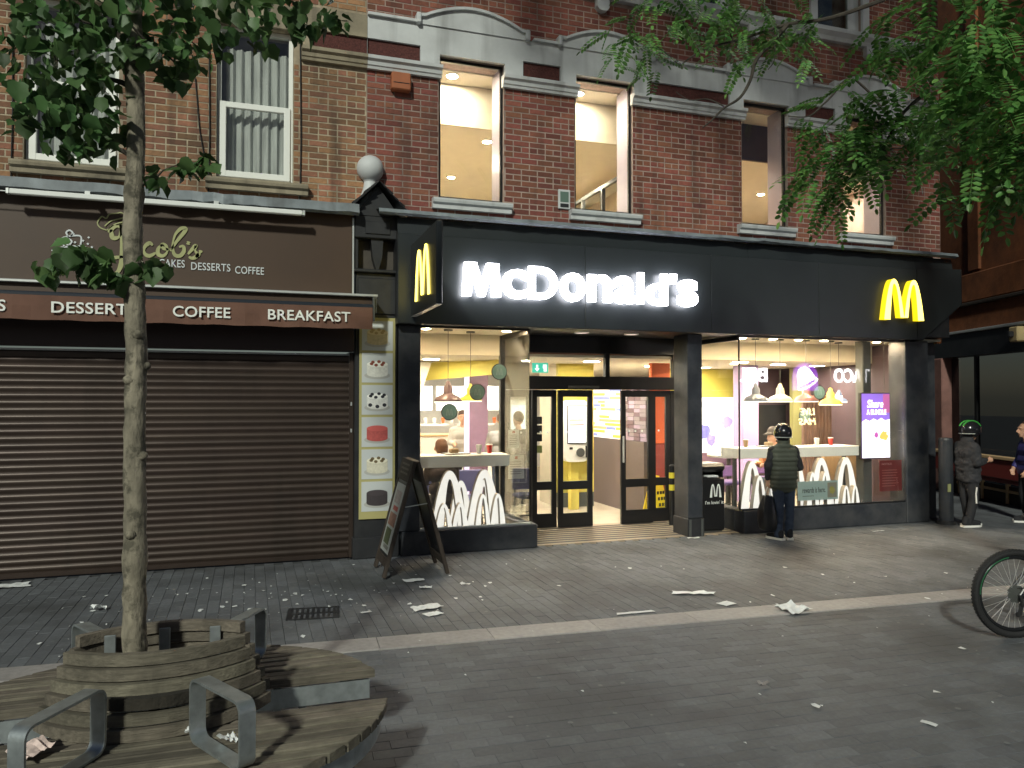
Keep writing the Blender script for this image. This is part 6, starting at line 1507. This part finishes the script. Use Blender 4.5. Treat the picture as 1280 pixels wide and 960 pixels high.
# ------------------------------------------------------------------ bicycle at the right edge
bk = thing('bicycle', 'black mountain bike with knobbly tyre at the right edge of the pavement', 'bicycle', (5.78, 4.55, 0), math.atan2(RT.y, RT.x)+R(4))
def wheel(cx, R_=.352):
    wt = MB(); n, m_ = 60, 10
    wt.smooth = True
    vs = []; fs = []
    for i in range(n):
        a = 2*math.pi*i/n
        for j in range(m_):
            b = 2*math.pi*j/m_; r = R_-.028+.028*math.cos(b); vs.append((cx+r*math.cos(a), .028*math.sin(b), R_+r*math.sin(a)))
    for i in range(n):
        for j in range(m_): fs.append((i*m_+j, ((i+1) % n)*m_+j, ((i+1) % n)*m_+(j+1) % m_, i*m_+(j+1) % m_))
    wt.add(vs, fs); ty = wt.build('tyre', m_rubber, bk)
    kn = MB()
    for i in range(76):
        a = 2*math.pi*(i+.3)/76
        for yy in (-.019, 0, .019):
            Mk = Matrix.Translation((cx,0,R_)) @ Matrix.Rotation(-a-(.02 if yy else 0),4,'Y') @ Matrix.Translation((R_-.003-(.007 if yy else 0), yy, 0)); kn.box(-.004,.004,-.006,.006,-.007,.007,Mk)
    kn.build('tread_knob', m_rubber, ty)
    rm = MB(); vs = []; fs = []; prof = [(R_-.052,-.013),(R_-.052,.013),(R_-.075,.009),(R_-.08,0),(R_-.075,-.009)]
    for i in range(n):
        a = 2*math.pi*i/n
        for r, y in prof: vs.append((cx+r*math.cos(a), y, R_+r*math.sin(a)))
    k5 = len(prof)
    for i in range(n):
        for j in range(k5): fs.append((i*k5+j, ((i+1) % n)*k5+j, ((i+1) % n)*k5+(j+1) % k5, i*k5+(j+1) % k5))
    rm.add(vs, fs); rm.build('rim', M('rim_dark',(.03,.032,.035),.25,.6), bk, smooth=True)
    st_ = MB(); vs = []; fs = []
    rm2 = MB(); 
    for i in range(40):
        a0, a1 = R(100+2*i), R(100+2*(i+1)); rm2.quad(*[(cx+r*math.cos(a), -.0142, R_+r*math.sin(a)) for a, r in ((a0,R_-.055),(a1,R_-.055),(a1,R_-.064),(a0,R_-.064))])
    rm2.build('rim_decal', M('decal_green',(.02,.12,.05),.4), bk)
    for i in range(32):
        a = 2*math.pi*i/32; s_ = 1 if i % 2 else -1; b = a+(.5 if (i//2) % 2 else -.5)
        MB().tube([(cx+.024*math.cos(b), s_*.03, R_+.024*math.sin(b)),(cx+(R_-.078)*math.cos(a), 0, R_+(R_-.078)*math.sin(a))], .0013, 5, cap=False).build('spoke', m_alu, bk)
    MB().tube([(cx,-.06,R_),(cx,-.035,R_),(cx,-.03,R_),(cx,.03,R_),(cx,.035,R_),(cx,.06,R_)], [.009,.012,.026,.026,.012,.009], 14).build('hub', m_greyp, bk)
wheel(0); wheel(1.10)
def cog(cx, cy, cz, r, t, name, mat, teeth=0):
    n = teeth*2 or 20; pts = [(cx+(r if i % 2 or not teeth else r-.006)*math.cos(2*math.pi*i/n), cz+(r if i % 2 or not teeth else r-.006)*math.sin(2*math.pi*i/n)) for i in range(n)]
    MB().prism(pts, cy-t/2, cy+t/2).build(name, mat, bk)
for k, r in enumerate((.075,.066,.057,.048,.04,.033,.027)): cog(0,-.022-k*.004,.352,r,.002,'sprocket',m_greyp,16)
cog(.02,-.05,.27,.022,.006,'jockey_wheel',m_rubber,8); cog(-.01,-.05,.20,.022,.006,'jockey_wheel',m_rubber,8)
MB().tube([(0,-.06,.352),(.015,-.065,.31),(.02,-.062,.27)], .013, 8).build('derailleur', m_rubber, bk)
MB().prism([(.0,.275),(.035,.285),(.015,.19),(-.025,.185)], -.062, -.057).build('derailleur_cage', m_rubber, bk)
m_bframe = M('bike_frame',(.02,.022,.028),.25)
BBp = V((.43,0,.32)); ST = V((.30,0,.80)); HT0, HT1 = V((.90,0,.62)), V((.86,0,.78))
for s_ in (-1,1):
    MB().tube([(0,s_*.062,.352),(.2,s_*.05,.335),BBp+V((-.03,s_*.03,0))], [.012,.013,.016], 8).build('chain_stay', m_bframe, bk)
    MB().tube([(0,s_*.062,.352),(.2,s_*.045,.6),ST+V((.02,s_*.02,-.05))], [.012,.012,.014], 8).build('seat_stay', m_bframe, bk)
    MB().tube([(1.10,s_*.055,.352),(1.02,s_*.055,.56),(.93,s_*.03,.60)], .018, 8).build('fork_leg', m_bframe, bk)
    MB().tube([BBp+V((0,s_*.05,0)), BBp+V((s_*.12,s_*.08,-s_*.12))], .011, 8).build('crank', m_greyp, bk)
    MB().bev(.43+s_*.12-.045,.43+s_*.12+.045,s_*.13-.04,s_*.13+.04,.32-s_*.12-.01,.32-s_*.12+.01,.004).build('pedal', m_rubber, bk)
MB().tube([BBp, ST], .018, 10).build('seat_tube', m_bframe, bk); MB().tube([BBp, HT0], .024, 10).build('down_tube', m_bframe, bk); MB().tube([ST+V((.03,0,-.06)), HT1], .02, 10).build('top_tube', m_bframe, bk); MB().tube([HT0, HT1, HT1+V((-.02,0,.1))], .024, 10).build('head_tube', m_bframe, bk)
MB().tube([ST, ST+V((-.04,0,.13))], .014, 8).build('seat_post', m_greyp, bk)
organic('saddle', [((.16,0,.95),.045,(.38,0,.955),.02),((.14,-.04,.95),.035,(.14,.04,.95),.035)], m_rubber, bk, .01, 3)
MB().tube([(.84,-.34,.90),(.86,-.1,.90),(.84,0,.88),(.86,.1,.90),(.84,.34,.90)], .013, 8).build('handlebar', m_rubber, bk)
cog(.43,-.045,.32,.085,.003,'chainring',m_greyp,28)
MB().tube([(.43,-.045,.403),(.2,-.04,.43-.02),(0,-.034,.40)], .004, 6).build('chain', m_rubber, bk); MB().tube([(.43,-.045,.237),(.2,-.05,.20),(-.01,-.05,.178)], .004, 6).build('chain', m_rubber, bk)

# ------------------------------------------------------------------ litter
rng = random.Random(44)
def scrap(label, u, v, w_, l, rz, name='paper_scrap', cat='litter', crumple=.01, mat=None, z=.004):
    p_ = atz(u, v, z); n = 8; mb = MB(); vs = []
    for j in range(n+1):
        for i in range(n+1):
            x, y = (i/n-.5)*l, (j/n-.5)*w_
            e = 1+.22*noise.noise(V((x*14,y*14,u*.1))); h = abs(noise.noise(V((x*11,y*11,u*.37))))*crumple+.25*crumple*abs(math.sin(i*1.7+u))
            vs.append((x*e, y*e, .003+h*2.2))
    mb.add(vs, [(j*(n+1)+i, j*(n+1)+i+1, (j+1)*(n+1)+i+1, (j+1)*(n+1)+i) for j in range(n) for i in range(n)])
    o = mb.build(name, mat or m_paper, None, loc=p_); o.rotation_euler = (0,0,rz); tag(o, label, cat, 'litter on the pavement'); return o
scrap('long torn white paper strip on the blocks in front of the doors', 866, 742, .10, .42, R(-22))
scrap('thin straight white paper strip near the pale paving strip', 794, 766, .05, .36, R(-2), crumple=.003)
scrap('small square white paper near the crumpled bag', 908, 755, .12, .14, R(15), crumple=.004)
scrap('crumpled white paper bag on the pale paving strip', 990, 763, .24, .25, R(10), crumple=.026)
scrap('large torn white sheet on the blocks beyond the bench', 534, 760, .15, .27, R(8), crumple=.012)
scrap('smaller white sheet just below the torn sheet', 541, 768, .11, .15, R(20), crumple=.006)
scrap('white paper piece lying beside the sandwich board', 517, 726, .12, .20, R(8), crumple=.008)
scrap('short white paper piece right of the sandwich board', 532, 735, .08, .13, R(-10), crumple=.008)
scrap('curled white paper right of the sandwich board', 581, 731, .05, .11, R(-40), crumple=.012)
scrap('white scrap beside the free pillar foot', 867, 673, .08, .18, R(-10), crumple=.006)
scrap('thin white straw wrapper before the right window', 1098, 664, .03, .22, R(3), crumple=.003)
scrap('small pale stone-like lump on the near blocks', 954, 858, .05, .07, R(3), crumple=.03, mat=m_slab)
scrap('white flyer corner on the near blocks at the right', 1161, 905, .04, .09, R(-70), crumple=.004)
scrap('pale crumpled wrapper by the shutter in the far left', 123, 763, .10, .12, R(30), crumple=.03)
scrap('flat pale sheet at the left edge by the shutter', 12, 733, .2, .35, R(5), crumple=.008)
scrap('white scrap between drain cover and bench', 457, 766, .05, .10, R(10), crumple=.006)
scrap('white paper below the armrest on the bench seat', 285, 930, .06, .08, R(20), crumple=.03, z=.43)
scrap('small white scrap beside the planter on the bench', 240, 918, .05, .06, R(80), crumple=.03, z=.43)
scrap('red and white food wrapper under the left armrest', 38, 945, .12, .14, R(50), crumple=.05, z=.43, mat=M('wrapper',(.7,.55,.5),.5,var=.5,vscale=25))
lt = MB()
for k in range(270):
    if k < 150: x, y = rng.uniform(-2.5, 9), rng.uniform(2.3, 9.0)
    else: x, y = rng.gauss(.2, 1.3), rng.gauss(7.6, .7)
    if math.hypot(x+.4, y-4.05) < 1.15 or y > 9.2: continue
    s_ = rng.choice((.006,.008,.01,.012,.02,.028)); a = rng.uniform(0, 6.28); n = rng.choice((3,4,5)); z = .003+rng.random()*.006
    lt.add([V((x+s_*math.cos(a+6.28*i/n)*rng.uniform(.6,1.2), y+s_*1.3*math.sin(a+6.28*i/n), z+rng.random()*.008)) for i in range(n)], [tuple(range(n))])
stuff(tag(lt.build('litter_specks', m_paper), 'small white scraps and specks scattered over the pavement', 'litter'))
gm = MB()
for k in range(500):
    x, y = rng.uniform(-2.5, 10), rng.uniform(2.3, 9.2); s_ = rng.uniform(.008,.02)
    gm.add([V((x+s_*math.cos(6.28*i/7)*rng.uniform(.7,1.2), y+s_*math.sin(6.28*i/7), .0035)) for i in range(7)], [tuple(range(7))])
stuff(tag(gm.build('gum_spots', M('gum',(.17,.175,.18),.9)), 'flattened pale chewing gum spots on the paving blocks', 'gum spots'))
